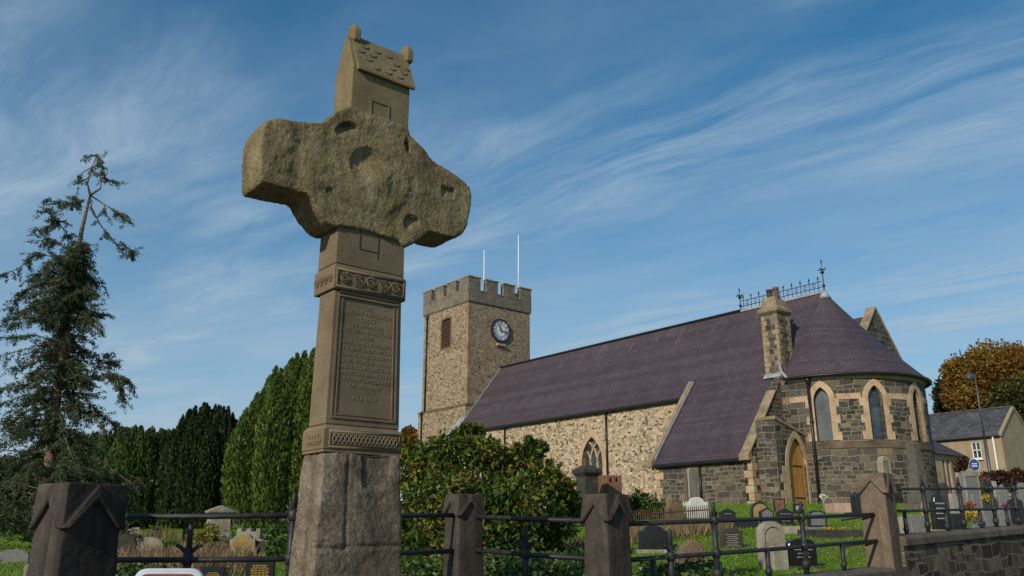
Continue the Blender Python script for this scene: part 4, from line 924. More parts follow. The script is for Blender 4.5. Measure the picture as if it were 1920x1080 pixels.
mb = MB(); rr = .27; mb.ext([V3(sb[0] + rr * math.cos(a_), sb[1], sb[2] + rr * 1.15 * math.sin(a_)) for a_ in np.linspace(0, 2 * math.pi, 28)[:-1]], (0, .02, 0)); sd = mb.build('sign_disc', 'sign_blue', sgn)
mb = MB()
for zz_, ww in ((.06, .13), (-.05, .15)): mb.box((sb[0], sb[1] - .006, sb[2] + zz_), (ww, 0, 0), (0, .004, 0), (0, 0, .022))
mb.tube([V3(sb[0] + rr * .95 * math.cos(a_), sb[1] - .004, sb[2] + rr * 1.09 * math.sin(a_)) for a_ in np.linspace(0, 2 * math.pi, 28)], .012, 4); mb.build('white_marking', 'white_paint', sd)
# ------------------------------------------------------------------ stone posts, iron railings and walls along the street
def pt(x, y, Y): return at(x, y, Y)
POSTS = [  # x, distance, turn, face width, y of top, y of gablet feet, stone, label
    (157, 5.45, 54, .365, 908, 992, 'post_stone', 'large dark stone gate pier with gabled cap at the left edge'),
    (870, 7.3, 34, .235, 927, 968, 'post_stone', 'dark stone fence post with gabled cap against the green laurel bush'),
    (1136, 6.65, 40, .25, 927, 978, 'post_stone', 'dark stone fence post with gabled cap below the arched nave window'),
    (1640, 9.9, 46, .29, 888, 926, 'post_brown', 'brown stone fence post where the railing meets the higher boundary wall')]
PXY = []
def stone_post(x, Y, turn, w, yt, yf, m, label):
    T = pt(x, yt, Y); zt, zf = T[2], pt(x, yf, Y)[2]; c = V3(T[0], Y, 0); PXY.append((c[0], Y))
    e1 = V3(math.cos(R(turn)), math.sin(R(turn)), 0); e2 = V3(-e1[1], e1[0], 0); h = w / 2
    p = thing('stone_post', c + UP * .4, label, 'stone post', 'stone posts of the street fence')
    def sq(a, z): return [c - e1 * a - e2 * a + UP * z, c + e1 * a - e2 * a + UP * z, c + e1 * a + e2 * a + UP * z, c - e1 * a + e2 * a + UP * z]
    mb = MB(); mb.loft([sq(h * 1.20, .0), sq(h * .99, zf - .02), sq(h * .97, zt - .02)])
    o = rough_obj('shaft', mb, m, p, max(.010, w * .035), .0035, 9, 2)
    capm = MB(); hf, ht = (h * 1.09, h * 1.05) if w > .35 else (h * 1.17, h * .985)
    for k in range(4):
        d = [e1, e2, -e1, -e2][k]; n = [-e2, e1, e2, -e1][k]
        P = lambda u, z, dd=0: c + d * u + n * ((hf + (ht - hf) * (z - zf) / (zt - zf)) + dd) + UP * z
        dz_ = (zt - zf); zi = zf + dz_ * .60
        # slab of the cap with the gablet cut out below
        capm.ext([P(-hf, zf), P(-hf * .74, zf), P(0, zi), P(hf * .74, zf), P(hf, zf), P(ht, zt), P(-ht, zt)], -n * h * .22)
        for sg in (-1, 1):
            capm.ext([P(sg * hf * .99, zf + .002, .001), P(sg * hf * .76, zf + .002, .001), P(0, zi + .004, .001), P(0, zt - dz_ * .06, .001), P(0, zt - dz_ * .04, .001)], n * h * .075)
            capm.ext([P(sg * hf * .86, zf + .004, .01), P(sg * hf * .80, zf + .004, .01), P(0, zi + dz_ * .10, .01), P(0, zi + dz_ * .16, .01)], n * h * .06)
    capm.loft([sq(h * .90, zf + (zt - zf) * .1), sq(ht * .985, zt - .002)])
    rough_obj('gabled_cap', capm, m, p, w * .021, .0022, 14, 1)
    return p
for a_ in POSTS: stone_post(*a_)
Z_R = EYE
HID = (-1.35, 6.05)
def seg_at(x, A, B):                                         # where the line of sight through column x crosses the fence line A-B
    n = V3(-(B[1] - A[1]), B[0] - A[0], 0); q = onplane(x, 990, V3(A[0], A[1], 0), n); t = ((q[0] - A[0]) * (B[0] - A[0]) + (q[1] - A[1]) * (B[1] - A[1])) / ((B[0] - A[0]) ** 2 + (B[1] - A[1]) ** 2); return t
def railing(A, B, zt, zl, zb, uprights, label, r=.019):
    """zt, zl, zb: heights of top rail, lower rail and foot at both ends; uprights: (pixel column, style)"""
    A3, B3 = V3(*A, 0), V3(*B, 0); L = lambda t: A3 + (B3 - A3) * t; lz = lambda z, t: z[0] + (z[1] - z[0]) * t
    o = thing('iron_railing', L(.5) + UP * zb[0], label, 'railing', 'black iron railings between the posts')
    for nm, z in (('top_rail', zt), ('lower_rail', zl)):
        mb = MB(); mb.tube([L(0) + UP * z[0], L(.5) + UP * (lz(z, .5) - .004), L(1) + UP * z[1]], r, 8); mb.build(nm, 'iron', o, smooth=True)
    d = (B3 - A3) / np.linalg.norm(B3 - A3)
    for x, sty in uprights:
        t = seg_at(x, A, B); c = L(t); z0, z1, z2 = lz(zb, t) - .06, lz(zl, t), lz(zt, t); mb = MB()
        if sty == 'tall':
            top = z2 + .155; mb.tube([c + UP * z0, c + UP * (z2 + .03)], .027, 8); mb.tube([c + UP * z2, c + UP * (top - .03), c + UP * top], [.021, .018, .012], 8)
            for z in (z1, z2, z1 - .17): mb.lathe(c + UP * z, [(.028, -.04), (.040, -.02), (.040, .02), (.028, .04)], 8)
            for sg in (-1, 1): mb.tube([c + UP * (z2 + .02), c + d * sg * .035 + UP * (z2 + .045), c + d * sg * .05 + UP * (z2 + .07)], [.014, .012, .008], 6); mb.tube([c + UP * (z2 - .075), c + d * sg * .04 + UP * (z2 - .02)], .012, 6)
        elif sty == 'fleur':
            top = z2 - .055; mb.tube([c + UP * z0, c + UP * (z1 + .08)], .026, 8); mb.tube([c + UP * z1, c + UP * (top - .02), c + UP * top], [.020, .020, .015], 8)
            mb.lathe(c + UP * z1, [(.028, -.04), (.038, -.02), (.038, .02), (.028, .04)], 8)
            for sg in (-1, 1): mb.tube([c + UP * (z1 + .03), c + d * sg * .032 + UP * (z1 + .06), c + d * sg * .062 + UP * (z1 + .085), c + d * sg * .085 + UP * (z1 + .09)], [.016, .015, .014, .012], 6)
        else:
            mb.tube([c + UP * z0, c + UP * z1], .024, 8); mb.lathe(c + UP * (z0 + .12), [(.025, -.04), (.036, 0), (.025, .04)], 8)
        mb.build('standard' if sty != 'short' else 'short_standard', 'iron', o, smooth=True)
    return o
P1, P2, P3, P4 = PXY; WE = (9.22, 14.5)
railing((-2.9, 5.92), HID, (1.705, 1.720), (1.425, 1.430), (1.15, 1.15), [(358, 'fleur'), (548, 'tall')], 'black iron railing between the gate pier and the cross')
railing(HID, P2, (1.720, 1.742), (1.452, 1.458), (1.15, 1.16), [(690, 'tall')], 'black iron railing running from behind the cross to the first slim post')
railing(P2, P3, (1.735, 1.684), (1.47, 1.402), (1.16, 1.16), [(985, 'fleur')], 'black iron railing in front of the laurel bush between two dark posts')
railing(P3, P4, (1.660, 1.806), (1.392, 1.52), (1.16, 1.235), [(1222, 'short'), (1255, 'fleur'), (1340, 'tall'), (1435, 'short'), (1505, 'tall'), (1575, 'short')], 'black iron railing over the green grass, sloping up to the brown post')
o = railing(P4, WE, (2.085, 2.33), (1.835, 2.015), (1.56, 1.78), [(1699, 'short'), (1740, 'tall'), (1777, 'short'), (1809, 'tall'), (1841, 'short'), (1869, 'tall'), (1892, 'short'), (1912, 'tall')], 'black iron railing standing on top of the rubble boundary wall', .016)
mb = MB()
q4 = V3(P4[0], P4[1], 0)
for z in (1.80, 1.515): mb.tube([q4 + V3(-.10, -.12, z), q4 + V3(-.42, .06, z - .06)], .016, 6)
b_ = thing('iron_stay', q4 + UP * 1.5, 'pair of slanting black iron stays fixed to the brown post', 'iron stay'); mb.build('stay_bar', 'iron', b_)
def wall_run(name, pts, w, zc, label, m='wall_rubble', cm='coping_stone'):
    """low wall following pts with its coping at heights zc"""
    o = thing(name, V3(pts[0][0], pts[0][1], 0), label, 'wall'); bod = MB(); cop = MB()
    for (a, za), (b, zb) in zip(zip(pts, zc), zip(pts[1:], zc[1:])):
        A, B = V3(*a, 0), V3(*b, 0); d = (B - A) / np.linalg.norm(B - A); n = V3(d[1], -d[0], 0) * w / 2
        bod.loft([[A + n, B + n, B - n, A - n], [A + n + UP * (za - .11), B + n + UP * (zb - .11), B - n + UP * (zb - .11), A - n + UP * (za - .11)]])
        k = 1.18; Lx = np.linalg.norm(B - A); ns = max(1, int(Lx / .95))
        for i in range(ns):
            t0, t1 = i / ns + .004 / Lx, (i + 1) / ns - .004 / Lx; p, q = A + (B - A) * t0, A + (B - A) * t1; zp, zq = za + (zb - za) * t0, za + (zb - za) * t1
            cop.loft([[p + n * k + UP * (zp - .11), q + n * k + UP * (zq - .11), q - n * k + UP * (zq - .11), p - n * k + UP * (zp - .11)], [p + n * k + UP * (zp - .03), q + n * k + UP * (zq - .03), q - n * k + UP * (zq - .03), p - n * k + UP * (zp - .03)], [p + n * k * .8 + UP * zp, q + n * k * .8 + UP * zq, q - n * k * .8 + UP * zq, p - n * k * .8 + UP * zp]])
    bod.build('wall_body', m, o); cop.build('coping', cm, o, bevel=.008)
    return o
wall_run('dwarf_wall', [(-12, 5.9), (-3, 5.92), HID, P2, P3, (P4[0] - .12, P4[1] - .1)], .30, [1.15, 1.15, 1.15, 1.16, 1.16, 1.235], 'low stone wall carrying the iron railings beside the street', 'wall_rubble', 'wall_coping')
wall_run('boundary_wall', [(P4[0] + .08, P4[1] + .07), WE, (30, 34.6)], .36, [1.565, 1.785, 2.3], 'dark rubble boundary wall with flat coping at the right edge', 'wall_rubble', 'wall_coping')
# information sign low down on the street side
c = at(317, 1066, 4.0); sg_ = thing('sign_board', (c[0], 4.0, 0), 'rounded red brown sign board with pale rim beside the gate pier', 'sign')
def rrect(cx, cz, hw_, hh_, r, Y): return [V3(cx + sx * (hw_ - r) + r * math.cos(a0 + k * math.pi / 12), Y, cz + sz * (hh_ - r) + r * math.sin(a0 + k * math.pi / 12)) for sx, sz, a0 in ((1, 1, 0), (-1, 1, math.pi / 2), (-1, -1, math.pi), (1, -1, 1.5 * math.pi)) for k in range(7)]
mb = MB(); mb.ext(rrect(c[0], c[2] - .22, .160, .22, .06, 4.0), (0, .03, 0)); bd_ = mb.build('rim', 'sign_rim', sg_, bevel=.006)
mb = MB(); mb.ext(rrect(c[0], c[2] - .22, .137, .197, .045, 3.994), (0, .01, 0)); mb.build('sign_face', 'sign_red', bd_)
mb = MB(); mb.tube([(c[0], 4.05, 0), (c[0], 4.05, c[2] - .1)], .03, 8); mb.build('post', 'lamp_grey', sg_)
# ------------------------------------------------------------------ gravestones
def outline(style, w, h):
    """closed outline in (u, z), base at z = 0"""
    a = w / 2
    if style == 'round': return [(-a, 0), (a, 0)] + [(a * math.cos(q), h - a * .9 + a * .9 * math.sin(q)) for q in np.linspace(0, math.pi, 13)]
    if style == 'segment': return [(-a, 0), (a, 0)] + [(a * math.cos(q), h - a * .42 + a * .42 * math.sin(q)) for q in np.linspace(0, math.pi, 11)]
    if style == 'pointed': return [(-a, 0), (a, 0)] + [(p[0], p[1]) for p in lancet(0, a, 0, h - a * 1.3, a * 1.3)[2:]]
    if style == 'gable': return [(-a, 0), (a, 0), (a, h * .80), (0, h), (-a, h * .80)]
    if style == 'shoulder': return [(-a, 0), (a, 0), (a, h * .76), (a * .72, h * .78)] + [(a * .70 * math.cos(q), h * .78 + h * .22 * math.sin(q)) for q in np.linspace(.1, math.pi - .1, 9)] + [(-a * .72, h * .78), (-a, h * .76)]
    if style == 'ogee': return [(-a, 0), (a, 0), (a, h * .78), (a * .8, h * .86), (a * .45, h * .88), (a * .2, h * .96), (0, h), (-a * .2, h * .96), (-a * .45, h * .88), (-a * .8, h * .86), (-a, h * .78)]
    if style == 'rough': return [(-a, 0), (a, 0), (a * .97, h * .35), (a * .80, h * .62), (a * .55, h * .86), (a * .15, h), (-a * .3, h * .96), (-a * .62, h * .78), (-a * .9, h * .45)]
    if style == 'castle': return [(-a, 0), (a, 0), (a, h), (a * .6, h), (a * .6, h * .86), (a * .2, h * .86), (a * .2, h * 1.0), (-a * .2, h), (-a * .2, h * .86), (-a * .6, h * .86), (-a * .6, h), (-a, h)]
    return [(-a, 0), (a, 0), (a, h), (-a, h)]
def headstone(x, yt, wpx, label, style='round', m='grey_granite', yb=None, Y=None, base=None, turn=None, thick=None, panel=None, lines=None, frame=None, cat='gravestone', name='gravestone', group='gravestones in the churchyard', tilt=0):
    Y = Y or ground_hit(x, yb); T = at(x, yt, Y); gz_ = ground_z(T[0], Y) - .06
    c = V3(T[0], Y, gz_); h = T[2] - gz_; w = wpx / F_PX * Y * 1.05
    o = thing(name, c, label, cat, group)
    tn = R(turn if turn is not None else random.uniform(4, 22)); ex = V3(math.cos(tn), math.sin(tn), 0); en = V3(math.sin(tn), -math.cos(tn), 0); w = w / max(.8, math.cos(tn - math.atan2(T[0], Y) * 1.0) ** 1)
    th_ = thick or max(.09, min(.2, w * .18)); hb = 0
    if base:
        hb = min(h * .22, .26); mb = MB(); mb.box(c + UP * hb / 2, ex * w * .62, en * th_ * 1.5, UP * hb / 2); mb.build('plinth', base, o, bevel=.012)
    ez = UP + en * tilt; P = lambda u, z, d=0: c + ex * u + ez * (z + hb) + en * d
    ol = outline(style, w, h - hb); mb = MB(); mb.ext([P(u, z, th_ / 2) for u, z in ol], -en * th_); s = mb.build('slab', m, o, bevel=min(.012, th_ * .12))
    d = th_ / 2 + .004
    if panel:
        k = .78; mb = MB(); mb.ext([P(u * k, (h - hb) * .10 + z * .82, d - .003) for u, z in ol], en * .006); mb.build('inscription_or_shade_panel', panel, s)
    if frame:
        mb = MB(); q = [(u * .80, (h - hb) * .08 + z * .82) for u, z in ol]; band(mb, ol, q, lambda u, z, dd: P(u, z, th_ / 2 + .02 - dd), 0, .03, False); mb.build('raised_border', frame, s)
    if lines:
        mb = MB(); rs = random.Random(x)
        for k in range(lines[1]):
            z = (h - hb) * (.70 - .55 * k / max(1, lines[1])); u = -w * .33 * rs.uniform(.55, 1); ue = -u
            while u < ue:
                l = w * rs.uniform(.05, .13); mb.ext([P(u, z, d), P(min(u + l, ue), z, d), P(min(u + l, ue), z + h * .028, d), P(u, z + h * .028, d)], en * .004); u += l + w * .03
        mb.build('lettering', lines[0], s, merge=False)
    return o
def flowers(x, y, Y, m, label, r=.16, n=140, green=True):
    c = at(x, y, Y); o = thing('flowers', c, label, 'flowers', 'flowers left on the graves')
    P = RNG.normal(size=(n, 3)); P = c + P / np.linalg.norm(P, axis=1, keepdims=True) * r * RNG.uniform(.5, 1, (n, 1)) * V3(1.1, 1, .8)
    cloud('bloom', P, RNG.normal(size=(n, 3)), r * .42, r * .34, m, o)
    P = c + RNG.normal(size=(60, 3)) * r * .5 - UP * r * .7; cloud('foliage', P, RNG.normal(size=(60, 3)) + UP, r * .6, r * .25, 'ivy', o); return o
BG, GL, GR = 'black_granite', 'gold_letters', 'grey_letters'
# right of the cross, from the railings up to the church
headstone(1224, 985, 52, 'broad black headstone with rough top on a pale plinth behind the railing', 'shoulder', BG, yb=1036, base='pale_stone', turn=6)
headstone(1294, 1012, 54, 'brown weathered tapering sandstone marker standing in the grass', 'rough', 'brown_stone', yb=1074, thick=.22, turn=10)
headstone(1441, 978, 42, 'tall pale grey stone with round moulded top and sunk arch', 'round', 'pale_stone', yb=1066, turn=14, thick=.16, frame='pale_stone')
headstone(1459, 1024, 30, 'low pale square stone leaning beside the tall round-topped one', 'flat', 'pale_stone', yb=1068, turn=14)
headstone(1370, 990, 38, 'small dark round headstone with grey lettering on the bright grass', 'segment', 'dark_stone', yb=1028, lines=(GR, 7), turn=8)
headstone(1500, 1009, 54, 'large glossy black arched headstone close behind the railing', 'segment', BG, yb=1066, base='dark_stone', lines=(GR, 4), turn=16)
headstone(1363, 953, 28, 'small black gabled headstone with a grey strip of lettering', 'gable', BG, yb=984, lines=(GR, 2), turn=5)
headstone(1381, 975, 62, 'long low black granite tomb slab below the vestry corner', 'flat', BG, yb=990, turn=4, thick=.5)
headstone(1423, 941, 34, 'black arch-shaped headstone with gold panel near the vestry corner', 'round', BG, yb=980, panel='yellowed_stone', turn=10)
headstone(1436, 952, 26, 'grey faced black headstone with pointed top beside the gold arched one', 'gable', BG, yb=984, panel='grey_granite', turn=12)
headstone(1460, 935, 20, 'small black block headstone with a rusty brown panel left of the oak door', 'flat', BG, yb=960, panel='red_sandstone', turn=5)
headstone(1470, 953, 30, 'black gabled headstone with white figure carved at its top', 'gable', BG, yb=985, lines=(GR, 3), turn=8)
headstone(1496, 944, 18, 'little black square headstone in front of the oak door', 'flat', BG, yb=966, lines=(GR, 2))
headstone(1530, 957, 34, 'grey black headstone with a low curved top on a grey plinth', 'segment', BG, yb=992, base='grey_granite', panel='grey_granite', turn=12)
headstone(1551, 932, 20, 'small round stone with a ring-like carved top below the apse wall', 'round', 'brown_stone', yb=956, frame='pale_stone')
headstone(1577, 944, 40, 'pink sandstone chest tomb low against the apse wall', 'flat', 'pink_stone', yb=963, thick=.7, turn=8, base='pale_stone')
headstone(1606, 921, 17, 'slim black pillar gravestone topped by an urn beside the brown post', 'ogee', BG, yb=968, base='black_granite', thick=.3)
headstone(1562, 993, 92, 'long dark kerbed grave slab edged in grey with yellow flowers', 'flat', 'dark_stone', yb=1006, thick=.9, turn=6)
headstone(1482, 987, 38, 'pale low kerb stone between black headstones', 'flat', 'pale_stone', yb=1000, thick=.5, turn=8)
headstone(1655, 855, 26, 'tall arched pale memorial in a stone surround against the apse', 'round', 'pale_stone', Y=36.2, frame='sandstone', turn=38, thick=.22)
headstone(1305, 932, 38, 'white marble headstone with shouldered top near the vestry wall', 'shoulder', 'white_marble', yb=972, turn=6)
headstone(1295, 877, 15, 'tall narrow pale round-topped slab leaning on the vestry wall', 'round', 'pale_stone', Y=37.0, turn=39)
headstone(1261, 936, 30, 'rough brown rounded headstone beside the clipped bush', 'rough', 'brown_stone', yb=975, thick=.2)
def pillar(x, yt, wpx, label, m, yb=None, Y=None, cap='block', turn=30, mcap=None, name='pillar_monument', cat='grave monument'):
    Y = Y or ground_hit(x, yb); T = at(x, yt, Y); g0 = ground_z(T[0], Y) - .05; c = V3(T[0], Y, g0); h = T[2] - g0; a = wpx / F_PX * Y * 1.04 / 2.6
    o = thing(name, c, label, cat, 'tall grave monuments'); tn = R(turn); ex = V3(math.cos(tn), math.sin(tn), 0); ey = V3(-ex[1], ex[0], 0)
    sq = lambda k, z: [c + ex * k * sx + ey * k * sy + UP * z for sx, sy in ((-1, -1), (1, -1), (1, 1), (-1, 1))]
    if cap == 'obelisk':
        mb = MB(); mb.loft([sq(a * 1.7, 0), sq(a * 1.7, h * .10)]); mb.build('plinth', m, o, bevel=.02); mb = MB(); mb.loft([sq(a * 1.3, h * .10), sq(a * 1.3, h * .24)]); mb.build('pedestal', m, o, bevel=.02)
        mb = MB(); mb.loft([sq(a, h * .24), sq(a * .72, h * .93), sq(.01, h)]); mb.build('shaft', m, o, bevel=.01)
    elif cap == 'pediment':
        mb = MB(); mb.loft([sq(a * 1.5, 0), sq(a * 1.5, h * .12)]); mb.build('plinth', m, o, bevel=.02); mb = MB(); mb.loft([sq(a, h * .12), sq(a * .98, h * .78)]); mb.build('shaft', m, o, bevel=.01)
        mb = MB(); mb.loft([sq(a * 1.02, h * .76), sq(a * 1.22, h * .80), sq(a * 1.25, h * .85)]); z0 = h * .85; P = lambda u, w, z: c + ex * u * a + ey * w * a + UP * z
        mb.ext([P(-1.25, -1.25, z0), P(1.25, -1.25, z0), P(0, -1.25, h)], ey * a * 2.5); mb.build('pediment_cap', mcap or m, o, bevel=.01)
    else:
        mb = MB(); mb.loft([sq(a * 1.25, 0), sq(a * 1.25, h * .15)]); mb.build('plinth', m, o, bevel=.02); mb = MB(); mb.loft([sq(a, h * .15), sq(a * .97, h * .84)]); mb.build('shaft', m, o, bevel=.02)
        mb = MB(); mb.loft([sq(a, h * .82), sq(a * 1.35, h * .88), sq(a * 1.35, h * .93), sq(a * .55, h), sq(a * .5, h * 1.005)]); mb.build('moulded_cap', mcap or m, o, bevel=.01)
    return o
pillar(1100, 873, 38, 'dark square stone pillar with moulded cap in front of the arched nave window', 'dark_stone', Y=22)
pillar(1710, 824, 30, 'tall grey obelisk standing in front of the apse', 'obelisk_stone', Y=30, cap='obelisk', turn=25)
pillar(413, 948, 46, 'pale pedestal monument with pedimented cap in front of the yews', 'pale_stone', Y=24, cap='pediment', turn=28)
headstone(1142, 892, 28, 'red sandstone castellated monument top showing above the fence post', 'castle', 'red_sandstone', Y=23, thick=.6, turn=20, name='castellated_monument', cat='grave monument')
# white picket grave surround and rusty iron one
def grave_rail(x0, x1, yt, Y0, Y1, n, m, label, hgt):
    A, B = at(x0, yt, Y0), at(x1, yt, Y1); A[2] = ground_z(A[0], A[1]); B[2] = ground_z(B[0], B[1])
    o = thing('grave_railing', A, label, 'grave railing', 'low railings round graves'); d = B - A; pk = MB(); 
    mb = MB()
    for k in (.30, .82): mb.tube([A + UP * hgt * k, B + UP * hgt * k], .014, 5)
    mb.build('rail', m, o)
    for i in range(n):
        p = A + d * i / (n - 1); mb = MB(); mb.tube([p, p + UP * hgt * .94, p + UP * hgt * 1.04], [.012, .012, .003], 4); mb.build('picket', m, o)
    return o
grave_rail(1283, 1328, 962, 25.0, 25.0, 12, 'white_paint', 'white painted picket rail in front of the white marble headstone', .42)
grave_rail(1172, 1330, 962, 19.0, 19.8, 40, 'picket_rust', 'rusty brown iron picket rail round an overgrown grave', .50)
# behind the boundary wall on the right
RG = [  # x, top, width, distance, style, stone, label, extras
    (1683, 969, 22, 13.0, 'flat', 'pale_stone', 'pale square stone just behind the boundary wall, next to the brown post', {}),
    (1719, 966, 32, 14.0, 'flat', 'grey_granite', 'plain grey granite stone behind the first thick railing upright', {'base': 'pale_stone'}),
    (1756, 925, 30, 17.0, 'shoulder', BG, 'black headstone with white lettering and a carved oval picture', {'lines': (GR, 4), 'base': 'pale_stone'}),
    (1784, 926, 10, 17.5, 'flat', 'pale_stone', 'thin upright pale grey slab beside the white lettered black headstone', {}),
    (1797, 930, 17, 18.5, 'flat', 'grey_granite', 'plain grey slab with dark bands behind the railing', {'lines': ('dark_stone', 2)}),
    (1826, 926, 16, 17.5, 'segment', 'grey_granite', 'grey headstone with orange flowers at its foot', {}),
    (1855, 930, 24, 18.5, 'round', 'dark_stone', 'dark rounded headstone behind the ball of yellow flowers', {}),
    (1877, 908, 20, 24.0, 'gable', 'grey_granite', 'mid grey gabled headstone under the red hedge', {}),
    (1901, 930, 26, 19.5, 'ogee', BG, 'black curved headstone at the right edge with a pale base', {'base': 'grey_granite'}),
    (1816, 884, 34, 25.0, 'flat', 'grey_granite', 'large grey headstone with a pale raised edge below the blue road sign', {'frame': 'pale_stone'}),
    (1796, 886, 10, 26.5, 'pointed', 'pale_stone', 'slim pale pointed stone left of the large pale edged headstone', {}),
    (1841, 905, 18, 26.0, 'flat', 'dark_stone', 'low dark square headstone with pink flowers', {}),
    (1768, 905, 14, 25.0, 'round', 'dark_stone', 'narrow dark round-topped stone by the apse corner', {}),
    (1860, 902, 12, 27.0, 'flat', 'pale_stone', 'small pale post-like stone beside the red hedge', {}),
    (1914, 905, 14, 25.5, 'round', 'grey_granite', 'grey round-topped stone at the far right edge', {}),
    (1731, 940, 16, 19.0, 'rough', 'yellowed_stone', 'small yellowish rounded stone left of the white lettered black headstone', {}),
    (1850, 958, 22, 15.5, 'flat', 'grey_granite', 'low smooth grey block behind the wall, below the yellow flowers', {}),
    (1880, 956, 20, 15.8, 'flat', 'grey_granite', 'low smooth grey block behind the wall, below the pink flowers', {}),
    (1909, 954, 20, 16.2, 'flat', BG, 'low black block behind the wall at the right edge', {}),
    (1793, 963, 26, 15.0, 'flat', BG, 'low black kerb block with a yellow flower, behind the wall', {'base': 'pale_stone'}),
    (1829, 960, 20, 15.2, 'flat', 'grey_granite', 'low lilac grey block under the yellow flower spray', {})]
for x, yt, w, Y, st_, m, lab, ex_ in RG: headstone(x, yt, w, lab, st_, m, Y=Y, **ex_)
flowers(1854, 933, 17.0, 'yellow_flower', 'round ball of bright yellow flowers behind the railing', .11)
flowers(1818, 947, 16.5, 'orange_flower', 'orange red flowers at the foot of a grey headstone', .10)
flowers(1822, 966, 14.6, 'yellow_flower', 'loose spray of yellow flowers low behind the wall', .11)
flowers(1884, 948, 16.5, 'pink_flower', 'pink flowers beside a pale base behind the wall', .07)
flowers(1846, 900, 25.5, 'pink_flower', 'pink and red flowers below the red hedge', .10)
flowers(1552, 997, 17.5, 'yellow_flower', 'orange yellow flowers on the dark kerbed grave', .13)
flowers(1580, 995, 17.8, 'yellow_flower', 'small row of yellow flowers along the dark kerbed grave', .09)
flowers(1499, 953, 26.0, 'white_flower', 'white flowers on the little black headstone before the door', .10)
flowers(1495, 976, 22.0, 'red_flower', 'red flowers between black headstones', .07)
flowers(1543, 932, 31.0, 'white_flower', 'white flowers under the apse wall', .14)
# left of the cross
headstone(458, 1000, 38, 'yellow faced arched headstone with square shoulders by the left railing', 'shoulder', 'pale_stone', yb=1040, panel='yellowed_stone', turn=8, thick=.2)
headstone(470, 991, 34, 'grey stepped tomb top behind the yellow faced headstone', 'castle', 'pale_stone', Y=18.5, thick=.5, turn=10)
headstone(490, 1011, 28, 'small pale open-sided box tomb left of the cross', 'flat', 'pink_stone', yb=1038, panel='dark_stone', turn=10, thick=.4)  # solid block; the dark panel paints in the shaded hollow of its open side
headstone(277, 1007, 44, 'pale round-topped headstone sunk low beside the gate pier', 'segment', 'pale_stone', yb=1034, turn=12)
headstone(238, 1003, 28, 'dark brown round headstone half hidden by the gate pier', 'round', 'dark_stone', yb=1042, turn=12)
headstone(296, 990, 17, 'small black headstone on the grass before the dark yew', 'round', BG, yb=1009, lines=(GR, 2))
headstone(255, 989, 10, 'tiny pale square stone under the yews', 'flat', 'pale_stone', Y=26)
headstone(243, 992, 7, 'tiny bright white stone under the yews', 'round', 'white_marble', Y=27)
headstone(491, 1045, 44, 'black headstone thick with gold lettering low beside the cross', 'flat', BG, Y=10.6, lines=(GL, 9), turn=4)
headstone(403, 1062, 34, 'black headstone with gold lettering just above the red sign', 'flat', BG, Y=10.2, lines=(GL, 8), turn=4)
headstone(436, 1026, 16, 'small pale leaning stone on the left grass', 'rough', 'pink_stone', yb=1052, turn=20)
headstone(28, 1030, 40, 'grey upright headstone seen through the spruce at the left edge', 'segment', 'grey_granite', Y=14)
headstone(62, 1058, 18, 'pale narrow stone beside the foot of the gate pier', 'flat', 'pale_stone', Y=11)
# ------------------------------------------------------------------ trees and plants
def limb(mb, pts, r0, r1, n=6):
    mb.tube(pts, [r0 + (r1 - r0) * i / (len(pts) - 1) for i in range(len(pts))], n)
def yew(x, Y, yt, halfpx, m, label, nplume=70, per=330, lean=0.0, topw=.35, body=1.0):
    """upright yew built of many ascending plumes"""
    T = at(x, yt, Y); g0 = ground_z(T[0], Y); H = T[2] - g0; Rr = halfpx / F_PX * Y * 1.04; c = V3(T[0], Y, g0)
    o = thing('yew_tree', c, label, 'yew tree', 'yew trees at the back of the churchyard'); Ps, Ds, Ts, Ls = [], [], [], []; rs = random.Random(int(x * 7 + Y))
    for k in range(nplume):
        th_ = rs.uniform(0, 2 * math.pi); q = math.sqrt(rs.uniform(.02, 1)); rad = q * Rr * .92
        cx, cy = c[0] + rad * math.cos(th_), c[1] + rad * math.sin(th_)
        top = H * (1 - (1 - topw) * q ** 2.6 * .75) * rs.uniform(.90, 1.0) + lean * (cx - c[0]); pr = min(.42, Rr * rs.uniform(.12, .18)); z0 = max(0.02, top - H * rs.uniform(.62, .98) * body) if q < .7 else rs.uniform(.02, .10) * H
        n = per; t = RNG.random(n) ** .85; a = RNG.uniform(0, 2 * math.pi, n); prof = pr * np.minimum(1, (1 - t) * 3.6) ** .68 * (.80 + .3 * np.sin(t * 3.1)) * RNG.uniform(.72, 1.08, n)
        bulge = 1 + .10 * np.sin(t * 6 + k)
        X = cx + prof * bulge * np.cos(a) + (cx - c[0]) * .10 * np.sin(t * 3.0); Yy = cy + prof * bulge * np.sin(a); Z = g0 + z0 + (top - z0) * t
        Ps.append(np.stack([X, Yy, Z], 1)); Ds.append(np.stack([np.cos(a) * .55 + RNG.normal(0, .3, n), np.sin(a) * .55 + RNG.normal(0, .3, n), 1 + RNG.normal(0, .25, n)], 1)); Ts.append(np.clip(RNG.normal(.5 + rs.uniform(-.26, .26), .17, n), 0, 1)); Ls.append(RNG.uniform(.7, 1.3, n))
    P, D, t, L = map(np.concatenate, (Ps, Ds, Ts, Ls)); keep = P[:, 2] > g0; P, D, t, L = P[keep], D[keep], t[keep], L[keep]
    cloud('crown', P, D, L * .155, L * .062, m, o, t, .05)
    mb = MB()
    for k in range(6): a = k * 1.05; limb(mb, [c + V3(.1 * math.cos(a), .1 * math.sin(a), -.1), c + V3(.3 * Rr * math.cos(a), .3 * Rr * math.sin(a), H * .35), c + V3(.5 * Rr * math.cos(a), .5 * Rr * math.sin(a), H * .72)], .14, .03)
    mb.build('trunk', 'bark', o); return o
